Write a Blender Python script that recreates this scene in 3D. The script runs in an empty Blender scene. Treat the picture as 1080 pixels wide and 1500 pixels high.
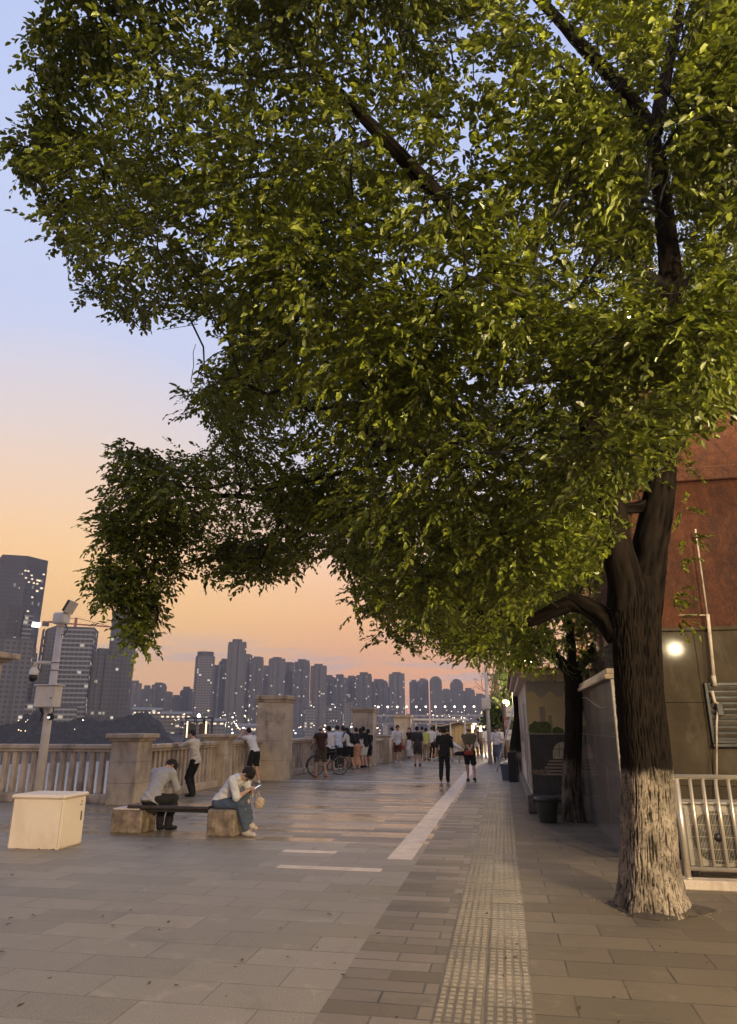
import bpy, math, random
import numpy as np
from mathutils import Vector, Matrix, noise as mnoise
random.seed(7); rng = np.random.default_rng(7)
S = bpy.context.scene
COL = S.collection
PI = math.pi

# ------------------------------------------------------------------ camera
CAMH = 1.68
TH = math.atan(316/1000.); YAW = math.atan(198*math.cos(TH)/1000.)
_ct, _st, _cy, _sy = math.cos(TH), math.sin(TH), math.cos(YAW), math.sin(YAW)
RV = np.array((_cy, _sy, 0.)); FV = np.array((-_sy*_ct, _cy*_ct, _st)); UV = np.array((_sy*_st, -_cy*_st, _ct))
CAMP = np.array((0., 0., CAMH))
cd = bpy.data.cameras.new('camera'); cam = bpy.data.objects.new('camera', cd); COL.objects.link(cam)
cd.sensor_fit = 'VERTICAL'; cd.sensor_height = 36; cd.sensor_width = 36; cd.lens = 24.0
cd.clip_start = .05; cd.clip_end = 9000
cam.location = (0, 0, CAMH); cam.rotation_euler = (PI/2+TH, 0, YAW)
S.camera = cam
def ray(px, py):
    return FV+(px-540)/1000.*RV-(py-750)/1000.*UV
def gnd(px, py, z=0.):
    d = ray(px, py); t = (z-CAMH)/d[2]; return CAMP+t*d
def atY(px, py, Y):
    d = ray(px, py); return CAMP+d*(Y/d[1])
def atX(px, py, X):
    d = ray(px, py); return CAMP+d*(X/d[0])
def atD(px, py, D):
    d = ray(px, py); return CAMP+d*(D/math.hypot(d[0], d[1]))
def proj(P):
    q = np.asarray(P, float)-CAMP
    f = q@FV
    return 540+1000*(q@RV)/f, 750-1000*(q@UV)/f, f

# ------------------------------------------------------------------ node helpers
def N(nt, t, **kw):
    n = nt.nodes.new(t)
    for k, v in kw.items():
        if k.startswith('i_'):
            n.inputs[k[2:].replace('_', ' ')].default_value = v
        else: setattr(n, k, v)
    return n
def L(nt, a, b): nt.links.new(a, b)
def newmat(name):
    m = bpy.data.materials.new(name); m.use_nodes = True; nt = m.node_tree
    b = nt.nodes['Principled BSDF']; return m, nt, b
def c4(c): return (c[0], c[1], c[2], 1)
def mixc(nt, fac, a, b, mode='MIX'):
    n = nt.nodes.new('ShaderNodeMix'); n.data_type = 'RGBA'; n.blend_type = mode
    for sock, v in ((n.inputs[0], fac), (n.inputs[6], a), (n.inputs[7], b)):
        if hasattr(v, 'is_linked'): nt.links.new(v, sock)
        elif isinstance(v, (int, float)): sock.default_value = v
        else: sock.default_value = c4(v)
    return n.outputs[2]
def math_(nt, op, a, b=None, c=None, clamp=False):
    n = nt.nodes.new('ShaderNodeMath'); n.operation = op; n.use_clamp = clamp
    for i, v in enumerate((a, b, c)):
        if v is None: continue
        if hasattr(v, 'is_linked'): nt.links.new(v, n.inputs[i])
        else: n.inputs[i].default_value = v
    return n.outputs[0]
def ramp(nt, fac, stops, interp='LINEAR'):
    n = nt.nodes.new('ShaderNodeValToRGB'); e = n.color_ramp.elements; n.color_ramp.interpolation = interp
    while len(e) < len(stops): e.new(.5)
    for i, (p, c) in enumerate(stops):
        e[i].position = p; e[i].color = c4(c) if not isinstance(c, (int, float)) else (c, c, c, 1)
    nt.links.new(fac, n.inputs[0]); return n.outputs[0]
def noise(nt, vec, scale, detail=4, rough=.55, dist=0.):
    n = nt.nodes.new('ShaderNodeTexNoise'); n.inputs['Scale'].default_value = scale; n.inputs['Detail'].default_value = detail
    n.inputs['Roughness'].default_value = rough; n.inputs['Distortion'].default_value = dist
    if vec is not None: nt.links.new(vec, n.inputs['Vector'])
    return n.outputs['Fac']
def mapping(nt, vec, scale=(1, 1, 1), loc=(0, 0, 0), rot=(0, 0, 0)):
    n = nt.nodes.new('ShaderNodeMapping'); n.inputs['Scale'].default_value = scale; n.inputs['Location'].default_value = loc; n.inputs['Rotation'].default_value = rot
    nt.links.new(vec, n.inputs['Vector']); return n.outputs[0]
def ocoord(nt): return nt.nodes.new('ShaderNodeTexCoord').outputs['Object']
def wcoord(nt): return nt.nodes.new('ShaderNodeNewGeometry').outputs['Position']
def bump(nt, b, h, strength=.3, dist=.01):
    n = nt.nodes.new('ShaderNodeBump'); n.inputs['Strength'].default_value = strength; n.inputs['Distance'].default_value = dist
    nt.links.new(h, n.inputs['Height']); nt.links.new(n.outputs[0], b.inputs['Normal'])
def mat(name, c1, c2=None, scale=6., rough=.6, metal=0., bmp=.15, bscale=60., stretch=(1, 1, 1), rvar=.1, spec=.4, stain=None, stscale=1.3, world=False):
    """two-tone stone/paint/cloth material with grain, roughness variation and optional stains"""
    m, nt, b = newmat(name)
    v = wcoord(nt) if world else ocoord(nt)
    if stretch != (1, 1, 1): v = mapping(nt, v, stretch)
    c2 = c2 or tuple(x*.8 for x in c1)
    f = ramp(nt, noise(nt, v, scale, 6, .6), [(.33, 0.), (.67, 1.)])
    col = mixc(nt, f, c1, c2)
    g = noise(nt, v, bscale, 3, .6)
    col = mixc(nt, .35, col, ramp(nt, g, [(.3, .25), (.7, .75)]), 'SOFT_LIGHT')
    if stain:
        sf = ramp(nt, noise(nt, mapping(nt, v, (1, 1, .45)), stscale, 7, .65, .4), [(.5, 0.), (.66, 1.)])
        sf = math_(nt, 'MULTIPLY', sf, .75)
        col = mixc(nt, sf, col, stain)
    L(nt, col, b.inputs['Base Color'])
    L(nt, math_(nt, 'ADD', math_(nt, 'MULTIPLY', f, rvar), rough-rvar/2), b.inputs['Roughness'])
    b.inputs['Metallic'].default_value = metal; b.inputs['Specular IOR Level'].default_value = spec
    if bmp: bump(nt, b, g, bmp, .006)
    return m
def emit(name, col, strength):
    m, nt, b = newmat(name)
    b.inputs['Base Color'].default_value = c4((.8, .8, .8)); b.inputs['Emission Color'].default_value = c4(col); b.inputs['Emission Strength'].default_value = strength
    return m

# ------------------------------------------------------------------ mesh helpers
class MB:
    def __init__(self): self.v = []; self.f = []; self.m = []; self.s = []
    def add(self, vs, fs, mi=0, smooth=False):
        o = len(self.v); self.v.extend([tuple(map(float, x)) for x in vs])
        for f in fs: self.f.append([i+o for i in f]); self.m.append(mi); self.s.append(smooth)
        return self
    def box(self, lo, hi, bev=0., mi=0, M=None):
        lo = np.array(lo, float); hi = np.array(hi, float); b = min(bev, .49*float(min(hi-lo)))
        if b <= 0:
            vs = [(x, y, z) for x in (lo[0], hi[0]) for y in (lo[1], hi[1]) for z in (lo[2], hi[2])]
            fs = [(0, 1, 3, 2), (4, 6, 7, 5), (0, 4, 5, 1), (2, 3, 7, 6), (0, 2, 6, 4), (1, 5, 7, 3)]
        else:
            vs = []; idx = {}
            for sx in (0, 1):
                for sy in (0, 1):
                    for sz in (0, 1):
                        s = (sx, sy, sz)
                        for ax in range(3):
                            p = [(lo[i]+b if s[i] == 0 else hi[i]-b) for i in range(3)]
                            p[ax] = lo[ax] if s[ax] == 0 else hi[ax]
                            idx[s+(ax,)] = len(vs); vs.append(p)
            fs = []
            for ax in range(3):
                u, w = [i for i in range(3) if i != ax]
                for sd in (0, 1):
                    q = []
                    for a, c in ((0, 0), (1, 0), (1, 1), (0, 1)):
                        s = [0, 0, 0]; s[ax] = sd; s[u] = a; s[w] = c; q.append(idx[tuple(s)+(ax,)])
                    fs.append(q)
            for ax in range(3):
                u, w = [i for i in range(3) if i != ax]
                for a in (0, 1):
                    for c in (0, 1):
                        s0 = [0, 0, 0]; s0[u] = a; s0[w] = c; s1 = list(s0); s1[ax] = 1
                        fs.append([idx[tuple(s0)+(u,)], idx[tuple(s1)+(u,)], idx[tuple(s1)+(w,)], idx[tuple(s0)+(w,)]])
            for sx in (0, 1):
                for sy in (0, 1):
                    for sz in (0, 1): fs.append([idx[(sx, sy, sz, k)] for k in range(3)])
        if M is not None: vs = [M @ Vector(v) for v in vs]
        return self.add(vs, fs, mi)
    def tube(self, pts, r, n=8, mi=0, cap=True, smooth=True):
        pts = [np.array(p, float) for p in pts]; k = len(pts)
        rs = r if hasattr(r, '__len__') else [r]*k
        vs = []; ref = None
        for i, p in enumerate(pts):
            t = pts[min(i+1, k-1)]-pts[max(i-1, 0)]; t = t/(np.linalg.norm(t)+1e-12)
            if ref is None: ref = np.array((1., 0, 0)) if abs(t[0]) < .8 else np.array((0, 1., 0))
            a = ref-t*(ref@t); a /= np.linalg.norm(a)+1e-12; ref = a; b = np.cross(t, a)
            for j in range(n):
                an = 2*PI*j/n; vs.append(p+rs[i]*(math.cos(an)*a+math.sin(an)*b))
        fs = [(i*n+j, i*n+(j+1) % n, (i+1)*n+(j+1) % n, (i+1)*n+j) for i in range(k-1) for j in range(n)]
        self.add(vs, fs, mi, smooth)
        if cap:
            o = len(self.v)-k*n
            self.f.append([o+j for j in range(n)][::-1]); self.m.append(mi); self.s.append(False)
            self.f.append([o+(k-1)*n+j for j in range(n)]); self.m.append(mi); self.s.append(False)
        return self
    def lathe(self, prof, c=(0, 0, 0), n=20, mi=0, smooth=True):
        c = np.array(c, float); k = len(prof)
        vs = [(c[0]+r*math.cos(2*PI*j/n), c[1]+r*math.sin(2*PI*j/n), c[2]+z) for r, z in prof for j in range(n)]
        fs = [(i*n+j, i*n+(j+1) % n, (i+1)*n+(j+1) % n, (i+1)*n+j) for i in range(k-1) for j in range(n)]
        fs += [list(range(n))[::-1], [(k-1)*n+j for j in range(n)]]
        return self.add(vs, fs, mi, smooth)
    def prism(self, poly, z0, z1, mi=0):
        n = len(poly); vs = [(x, y, z0) for x, y in poly]+[(x, y, z1) for x, y in poly]
        fs = [list(range(n))[::-1], [n+i for i in range(n)]]+[(i, (i+1) % n, n+(i+1) % n, n+i) for i in range(n)]
        return self.add(vs, fs, mi)
    def ball(self, c, r, n=10, mi=0):
        r = np.array(r if hasattr(r, '__len__') else (r, r, r), float); c = np.array(c, float); vs = []; fs = []; k = max(4, n//2)
        for i in range(k+1):
            th = PI*i/k
            for j in range(n): vs.append(c+r*np.array((math.sin(th)*math.cos(2*PI*j/n), math.sin(th)*math.sin(2*PI*j/n), math.cos(th))))
        for i in range(k):
            for j in range(n): fs.append((i*n+j, (i+1)*n+j, (i+1)*n+(j+1) % n, i*n+(j+1) % n))
        return self.add(vs, fs, mi, True)
    def build(self, name, mats, parent=None, loc=None, rot=None):
        me = bpy.data.meshes.new(name); me.from_pydata(self.v, [], self.f)
        for m in (mats if isinstance(mats, (list, tuple)) else [mats]): me.materials.append(m)
        me.polygons.foreach_set('material_index', self.m); me.polygons.foreach_set('use_smooth', self.s); me.update()
        return link(name, me, parent, loc, rot)
def link(name, me, parent=None, loc=None, rot=None):
    o = bpy.data.objects.new(name, me); COL.objects.link(o)
    if parent is not None: o.parent = parent
    if loc is not None: o.location = loc
    if rot is not None: o.rotation_euler = rot
    return o
def npmesh(name, V, F, m, parent=None, smooth=False, attr=None):
    """fast mesh from arrays; F is (n,4) or (n,3)"""
    V = np.asarray(V, np.float32); F = np.asarray(F, np.int32); n, k = F.shape
    me = bpy.data.meshes.new(name); me.vertices.add(len(V)); me.vertices.foreach_set('co', V.ravel())
    me.loops.add(n*k); me.loops.foreach_set('vertex_index', F.ravel())
    me.polygons.add(n); me.polygons.foreach_set('loop_start', np.arange(0, n*k, k, dtype=np.int32))
    me.polygons.foreach_set('use_smooth', np.full(n, smooth))
    for mm in (m if isinstance(m, (list, tuple)) else [m]): me.materials.append(mm)
    me.update(calc_edges=True)
    if attr:
        for an, (dom, arr) in attr.items():
            a = me.attributes.new(an, 'FLOAT', dom); a.data.foreach_set('value', np.asarray(arr, np.float32))
    me.validate()
    return link(name, me, parent)
def tag(o, label, cat, group=None, kind=None):
    o['label'] = label
    if cat: o['category'] = cat
    if group: o['group'] = group
    if kind: o['kind'] = kind
    return o
def thing(name, label, cat, loc=(0, 0, 0), rz=0., group=None):
    o = bpy.data.objects.new(name, None); COL.objects.link(o); o.location = loc; o.rotation_euler = (0, 0, rz); o.empty_display_size = .2
    return tag(o, label, cat, group)
def struct(o, label=None):
    o['kind'] = 'structure'
    if label: o['label'] = label
    return o
def dup(root, loc, rz=0., label=None, group=None):
    r = root.copy(); COL.objects.link(r); r.location = loc; r.rotation_euler = (0, 0, rz)
    if label: r['label'] = label
    if group: r['group'] = group
    for ch in list(root.children):
        c = ch.copy(); COL.objects.link(c); c.parent = r
        for g in list(ch.children):
            d = g.copy(); COL.objects.link(d); d.parent = c
    return r
def Rz(a): return Matrix.Rotation(a, 4, 'Z')
def TR(loc, rz=0.): return Matrix.Translation(loc) @ Rz(rz)

# ------------------------------------------------------------------ render / world / light
S.view_settings.view_transform = 'Standard'; S.view_settings.look = 'None'; S.view_settings.gamma = 1; S.view_settings.exposure = 0.46
S.cycles.max_bounces = 6; S.cycles.transparent_max_bounces = 8; S.cycles.volume_bounces = 0; S.cycles.sample_clamp_indirect = 4
SUN_AZ = Vector((.60, -.80, 0)).normalized(); SUN_EL = math.radians(16)
def build_world():
    w = bpy.data.worlds.new('World'); S.world = w; w.use_nodes = True; nt = w.node_tree; nt.nodes.clear()
    out = N(nt, 'ShaderNodeOutputWorld')
    v = nt.nodes.new('ShaderNodeTexCoord').outputs['Generated']
    sep = N(nt, 'ShaderNodeSeparateXYZ'); L(nt, v, sep.inputs[0])
    z = sep.outputs[2]
    # dusk sky: orange band over the horizon towards the afterglow, lavender blue above
    def s(r, g, b): return tuple(((x/255.+.055)/1.055)**2.4 for x in (r, g, b))
    glow = ramp(nt, z, [(0., s(238, 160, 132)), (.075, s(255, 175, 106)), (.15, s(255, 191, 122)), (.22, s(252, 204, 162)), (.30, s(228, 204, 201)), (.38, s(206, 205, 222)), (.52, s(190, 199, 228)), (.85, s(178, 194, 234))])
    away = ramp(nt, z, [(0., s(150, 130, 140)), (.2, s(170, 150, 165)), (.5, s(160, 165, 195)), (.9, s(150, 165, 215))])
    d = N(nt, 'ShaderNodeVectorMath', operation='DOT_PRODUCT'); L(nt, v, d.inputs[0]); d.inputs[1].default_value = (-.45, .89, 0)
    col = mixc(nt, ramp(nt, d.outputs['Value'], [(0., 0.), (.75, 1.)]), away, glow)
    # warmer, yellower core low to the left
    d2 = N(nt, 'ShaderNodeVectorMath', operation='DOT_PRODUCT'); L(nt, v, d2.inputs[0]); d2.inputs[1].default_value = tuple(Vector((-.56, .80, .15)).normalized())
    core = ramp(nt, d2.outputs['Value'], [(.93, 0.), (1., 1.)])
    col = mixc(nt, math_(nt, 'MULTIPLY', core, .52), col, s(255, 205, 112))
    # thin lavender cloud streaks close to the horizon
    mp = mapping(nt, v, (2.2, 2.2, 22.))
    st = ramp(nt, noise(nt, mp, 2.3, 5, .5), [(.52, 0.), (.62, 1.)])
    band = math_(nt, 'MULTIPLY', st, ramp(nt, z, [(.0, .8), (.09, .65), (.135, 0.)]))
    col = mixc(nt, band, col, s(196, 178, 178))
    # faint grain so the gradient is not perfectly clean
    col = mixc(nt, .05, col, ramp(nt, noise(nt, v, 9., 4), [(.3, .35), (.7, .65)]), 'SOFT_LIGHT')
    bg = N(nt, 'ShaderNodeBackground'); L(nt, col, bg.inputs[0]); bg.inputs[1].default_value = .885
    sky = N(nt, 'ShaderNodeTexSky'); sky.sky_type = 'NISHITA'; sky.sun_disc = False
    sky.sun_elevation = SUN_EL; sky.sun_rotation = math.atan2(SUN_AZ.x, SUN_AZ.y)
    bg2 = N(nt, 'ShaderNodeBackground'); L(nt, sky.outputs[0], bg2.inputs[0]); bg2.inputs[1].default_value = .004
    ad = N(nt, 'ShaderNodeAddShader'); L(nt, bg.outputs[0], ad.inputs[0]); L(nt, bg2.outputs[0], ad.inputs[1]); L(nt, ad.outputs[0], out.inputs[0])
build_world()
ld = bpy.data.lights.new('sun', 'SUN'); ld.energy = 1.3; ld.color = (1., .76, .49); ld.angle = math.radians(13)
sun = bpy.data.objects.new('sun', ld); COL.objects.link(sun)
_sd = SUN_AZ*math.cos(SUN_EL)+Vector((0, 0, math.sin(SUN_EL)))
sun.rotation_euler = _sd.to_track_quat('Z', 'Y').to_euler(); sun.location = (10, -14, 8)
def point_lamp(loc, e, col=(1., .76, .48), r=.12):
    l = bpy.data.lights.new('lamp_light', 'POINT'); l.energy = e; l.color = col; l.shadow_soft_size = r
    o = bpy.data.objects.new('lamp_light', l); COL.objects.link(o); o.location = loc; return o
# ------------------------------------------------------------------ materials
M = {}
M['stone'] = mat('pillar_stone', (.50, .40, .28), (.37, .295, .205), 2.2, .75, bmp=.35, bscale=45, stain=(.13, .105, .085), stscale=1.6, world=True)
M['stone_cap'] = mat('cap_stone', (.43, .335, .23), (.29, .225, .15), 3., .75, bmp=.4, bscale=45, stain=(.10, .085, .07), stscale=2.5, world=True)
M['rail_stone'] = mat('rail_stone', (.50, .40, .28), (.36, .285, .20), 3., .7, bmp=.3, bscale=50, stain=(.12, .10, .08), stscale=2., world=True)
M['cabinet'] = mat('cream_paint', (.74, .62, .45), (.70, .575, .41), 3., .45, bmp=.05, bscale=120, stain=(.55, .42, .28), stscale=.9)
M['pole_paint'] = mat('pale_grey_paint', (.56, .51, .45), (.46, .41, .35), 4., .45, bmp=.05, bscale=90)
M['black'] = mat('black_plastic', (.012, .012, .013), None, 5, .4, bmp=.05)
M['dark_metal'] = mat('dark_metal', (.05, .047, .043), (.03, .028, .026), 6, .45, .3)
M['steel'] = mat('stainless_steel', (.62, .55, .43), (.54, .47, .36), 9, .36, .6, bmp=.04, bscale=180, stretch=(1, 1, .2))
M['white_metal'] = mat('white_metal', (.62, .59, .53), (.52, .49, .43), 7, .5)
M['bench_block'] = mat('mottled_stone', (.34, .26, .17), (.12, .085, .055), 7., .7, bmp=.5, bscale=25, stain=(.09, .065, .045), stscale=4)
M['bench_plank'] = mat('polished_granite', (.055, .042, .035), (.03, .022, .019), 12, .18, bmp=.05)
M['pale_slab'] = mat('pale_slab', (.60, .50, .40), (.50, .41, .32), 5, .4, bmp=.15, bscale=60, stain=(.34, .27, .2), stscale=3, world=True)

def ground_mat(name, c1, c2, bw, bh, mort, rough, rvar, mortc=(.03, .025, .02), off=.5, rot=0., wet=.0, gr=.35, bmpd=.004, mottle=.5, shine=None):
    m, nt, b = newmat(name)
    v = wcoord(nt)
    vb = mapping(nt, v, rot=(0, 0, rot))
    # slightly wavy joints
    nz = N(nt, 'ShaderNodeTexNoise'); nz.inputs['Scale'].default_value = 1.7; L(nt, v, nz.inputs['Vector'])
    vv = N(nt, 'ShaderNodeVectorMath', operation='MULTIPLY_ADD'); L(nt, nz.outputs['Color'], vv.inputs[0]); vv.inputs[1].default_value = (.012, .012, 0); L(nt, vb, vv.inputs[2])
    br = N(nt, 'ShaderNodeTexBrick'); L(nt, vv.outputs[0], br.inputs['Vector'])
    br.offset = off; br.inputs['Scale'].default_value = 1; br.inputs['Brick Width'].default_value = bw; br.inputs['Row Height'].default_value = bh
    br.inputs['Mortar Size'].default_value = mort; br.inputs['Mortar Smooth'].default_value = .3; br.inputs['Bias'].default_value = 0.
    br.inputs['Color1'].default_value = (0, 0, 0, 1); br.inputs['Color2'].default_value = (1, 1, 1, 1); br.inputs['Mortar'].default_value = (.5, .5, .5, 1)
    tone = br.outputs['Color']; mo = br.outputs['Fac']
    col = mixc(nt, tone, c1, c2)
    big = ramp(nt, noise(nt, v, .55, 6, .62, .3), [(.35, 0.), (.65, 1.)])
    col = mixc(nt, math_(nt, 'MULTIPLY', big, mottle), col, tuple(x*.62 for x in c2))
    grit = noise(nt, v, 95., 3, .75)
    col = mixc(nt, gr, col, ramp(nt, grit, [(.3, .1), (.72, .9)]), 'OVERLAY')
    mid = ramp(nt, noise(nt, v, 6., 6, .7, .6), [(.52, 0.), (.75, 1.)])
    col = mixc(nt, math_(nt, 'MULTIPLY', mid, .35), col, tuple(x*.55 for x in c1))
    sp = ramp(nt, noise(nt, v, 21., 3, .5), [(.69, 0.), (.73, 1.)])
    col = mixc(nt, math_(nt, 'MULTIPLY', sp, .5), col, (.03, .025, .02))
    pale = ramp(nt, noise(nt, v, 2.6, 7, .72, .9), [(.56, 0.), (.70, 1.)])
    col = mixc(nt, math_(nt, 'MULTIPLY', pale, .4), col, tuple(min(.6, x*1.5) for x in c1))
    drk = ramp(nt, noise(nt, mapping(nt, v, loc=(31, 7, 0)), 1.1, 7, .7, 1.2), [(.55, 0.), (.7, 1.)])
    col = mixc(nt, math_(nt, 'MULTIPLY', drk, .45), col, tuple(x*.45 for x in c2))
    # joints are dirtier in places
    mj = math_(nt, 'MULTIPLY', mo, ramp(nt, noise(nt, v, 1.9, 3), [(.35, .25), (.62, 1.)]))
    col = mixc(nt, mj, col, mortc)
    L(nt, col, b.inputs['Base Color'])
    r = math_(nt, 'ADD', math_(nt, 'MULTIPLY', big, -wet), rough)
    r = math_(nt, 'ADD', math_(nt, 'MULTIPLY', math_(nt, 'SUBTRACT', tone, .5), rvar), r)
    r = math_(nt, 'ADD', math_(nt, 'MULTIPLY', math_(nt, 'SUBTRACT', grit, .5), .2), r, clamp=True)
    L(nt, r, b.inputs['Roughness'])
    b.inputs['Specular IOR Level'].default_value = .5
    h = math_(nt, 'SUBTRACT', math_(nt, 'MULTIPLY', grit, .25), mo)
    h = math_(nt, 'ADD', h, math_(nt, 'MULTIPLY', noise(nt, v, 3., 3), .6))
    bump(nt, b, h, .45, bmpd)
    return m
M['plaza'] = ground_mat('granite_slabs', (.275, .23, .166), (.238, .198, .142), 0.8, .4, .006, .56, .14, gr=.75, wet=.12, mortc=(.06, .05, .037))
M['promenade'] = ground_mat('polished_slabs', (.31, .245, .16), (.155, .12, .079), 1.15, .27, .006, .42, .34, gr=.25, wet=.16, mortc=(.05, .04, .033), off=.37)
M['strip'] = ground_mat('strip_paving', (.22, .172, .118), (.135, .105, .072), .62, .21, .010, .58, .25, gr=.3, wet=.1, off=.43)
M['walk'] = ground_mat('footway_slabs', (.19, .146, .094), (.132, .102, .066), .72, .36, .008, .74, .12, gr=.3, wet=.12, off=.5)
M['soil'] = mat('soil', (.085, .068, .048), (.05, .04, .029), 12, .95, bmp=.6, bscale=50, world=True)

# ------------------------------------------------------------------ the ground
def sheet(name, poly, z, m, label=None, sub=0):
    mb = MB(); mb.add([(x, y, z) for x, y in poly], [list(range(len(poly)))])
    return struct(mb.build(name, m), label)
def edge(y):      # the river side edge of the promenade
    return np.interp(y, [16.0, 21.0, 23.5, 33., 42., 60., 200.], [-9.2, -8.9, -8.4, -7.2, -6.6, -5.6, 2.])
sheet('plaza', [(-60, -14), (-1.22, -14), (-1.22, 10.9), (-1.9, 10.9), (-1.9, 11.2), (-9.2, 11.2), (-9.2, 16.4), (-60, 16.4)], 0, M['plaza'], 'grey granite plaza in the foreground')
ys = [11.2, 16.0, 21.0, 23.5, 33., 42., 60., 200.]
sheet('promenade', [(-1.22, y) for y in (10.9, 200.)][::1]+[(edge(y), y) for y in ys[::-1] if y > 16.]+[(-9.2, 16.), (-9.2, 11.2), (-1.9, 11.2), (-1.9, 10.9)], 0, M['promenade'], 'riverside promenade of polished slabs')
sheet('pavement_strip', [(-1.22, -14), (-.53, -14), (-.53, 200), (-1.22, 200)], 0, M['strip'], 'strip of narrow paving beside the tactile path')
sheet('footway', [(-.53, -14), (14, -14), (14, 200), (-.53, 200)], 0, M['walk'], 'footway along the wall')
# retaining wall of the promenade and the river
mb = MB()
pts = [(-60, 16.4), (-9.2, 16.4)]+[(edge(y), y) for y in ys if y > 16]
vs = [(x, y, 0) for x, y in pts]+[(x, y, -17) for x, y in pts]; n = len(pts)
mb.add(vs, [(i, i+1, n+i+1, n+i) for i in range(n-1)])
struct(mb.build('embankment', M['stone']), 'stone embankment below the promenade')
# tactile paving: blocks standing on paired tiles
def tactile():
    m, nt, b = newmat('tactile_tile')
    v = wcoord(nt)
    f = ramp(nt, noise(nt, v, 1.5, 5, .6), [(.35, 0.), (.65, 1.)])
    z = N(nt, 'ShaderNodeSeparateXYZ'); L(nt, v, z.inputs[0])
    top = ramp(nt, z.outputs[2], [(.004, 0.), (.0085, 1.)])
    wear = ramp(nt, noise(nt, v, 22., 5, .7), [(.3, .25), (.6, 1.)])
    c = mixc(nt, f, (.115, .092, .066), (.08, .065, .047))
    c = mixc(nt, math_(nt, 'MULTIPLY', top, wear), c, mixc(nt, f, (.36, .30, .215), (.23, .19, .138)))
    L(nt, c, b.inputs['Base Color']); b.inputs['Roughness'].default_value = .42
    L(nt, ramp(nt, noise(nt, v, 3., 4), [(.3, .62), (.7, .42)]), b.inputs['Roughness'])
    bump(nt, b, noise(nt, v, 120., 2), .25, .003)
    mb = MB()
    r = random.Random(3)
    y = 3.9; x0 = -.525
    while y < 32.5:
        for k in range(2):
            dz = r.uniform(0, .003); tx = x0+k*.31; ty = y+r.uniform(-.003, .003); wn = r.random() < .08
            mb.box((tx+.003, ty+.003, -.03), (tx+.307, ty+.297, .003+dz), .002)
            for i in range(5):
                for j in range(4 if y < 20 else 2):
                    n_ = 4 if y < 20 else 2; st = .29/n_
                    bx = tx+.016+i*.0585; by = ty+.009+j*st; h = .003+dz+(.0065 if not wn else .004)
                    lo = np.array((bx, by)); hi = np.array((bx+.040, by+st-(.026 if y < 20 else .03))); e = .006
                    vs = [(lo[0], lo[1], .003+dz), (hi[0], lo[1], .003+dz), (hi[0], hi[1], .003+dz), (lo[0], hi[1], .003+dz), (lo[0]+e, lo[1]+e, h), (hi[0]-e, lo[1]+e, h), (hi[0]-e, hi[1]-e, h), (lo[0]+e, hi[1]-e, h)]
                    mb.add(vs, [(4, 5, 6, 7), (0, 1, 5, 4), (1, 2, 6, 5), (2, 3, 7, 6), (3, 0, 4, 7)])
        y += .30
    struct(mb.build('tactile_paving', m), 'tactile paving path of raised blocks')
tactile()
# pale stone band and bars let into the paving
mb = MB(); y = 10.02; r = random.Random(5)
while y < 34:
    l = r.choice((.42, .46, .9)) ; mb.box((-1.64, y, -.03), (-1.30, y+l-.008, .004), .002); y += l
struct(mb.build('pavement_band', M['pale_slab']), 'pale stone band running along the promenade')
mb = MB(); mb.box((-3.2, 10.28, -.03), (-2.42, 10.46, .004), .002); struct(mb.build('pavement_bar', M['pale_slab']), 'short pale bar in the paving')
mb = MB(); mb.box((-2.92, 9.16, -.03), (-2.25, 9.34, .004), .002); mb.box((-2.245, 9.155, -.03), (-1.58, 9.335, .004), .002); struct(mb.build('pavement_bar', M['pale_slab']), 'longer pale bar in the paving')
mb = MB(); mb.box((-8.4, 23.4, -.03), (-1.7, 23.62, .004), .002); struct(mb.build('pavement_bar', M['pale_slab']), 'thin pale line across the promenade')

# fallen leaves and grit
def litter():
    r = random.Random(11); mb = MB()
    for i in range(110):
        y = 4.5+abs(r.gauss(0, 1))*5; x = r.uniform(-.75, .42)*y
        if -8.5 < x and x < 1.5:
            s = r.uniform(.012, .032); a = r.uniform(0, 6.28); z = .006+r.random()*.004
            p = [(-1, 0, 0), (-.2, .45, .25), (.6, .3, .1), (1, 0, .3), (.5, -.35, .2), (-.3, -.4, 0)]
            mb.add([(x+s*(u*math.cos(a)-w*math.sin(a)), y+s*(u*math.sin(a)+w*math.cos(a)), z+s*q) for u, w, q in p], [list(range(6))])
    o = mb.build('fallen_leaves', mat('dry_leaf', (.09, .055, .025), (.05, .035, .018), 30, .8)); tag(o, 'dry fallen leaves scattered over the paving', 'leaves', kind='stuff')
litter()

# ------------------------------------------------------------------ pillars and balustrades
def pillar(x0, x1, y0, y1, h, cap, over, label, name='pillar', tall=False):
    cx, cy = (x0+x1)/2, (y0+y1)/2; hx, hy = (x1-x0)/2, (y1-y0)/2
    t = thing(name, label, 'pillar', (cx, cy, 0), 0, 'stone pillars of the balustrade')
    mb = MB(); z = 0; r = random.Random(int(h*97+x0*31)); courses = 3 if h < 1.6 else 4
    ch = h/courses
    for i in range(courses):
        d = r.uniform(-.003, .003)
        if tall and i % 2:
            s = r.uniform(-.2, .3)*hx
            mb.box((-hx+d, -hy+d, z), (s-.001, hy-d, z+ch-.003), .006); mb.box((s+.001, -hy+d, z), (hx-d, hy-d, z+ch-.003), .006)
        else: mb.box((-hx+d, -hy+d, z), (hx-d, hy-d, z+ch-.003), .006)
        z += ch
    mb.build('shaft', M['stone'], t)
    m2 = MB(); m2.box((-hx-over*.45, -hy-over*.45, h), (hx+over*.45, hy+over*.45, h+cap*.35), .012)
    m2.box((-hx-over, -hy-over, h+cap*.35), (hx+over, hy+over, h+cap), .022); m2.build('cap', M['stone_cap'], t)
    return t
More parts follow.
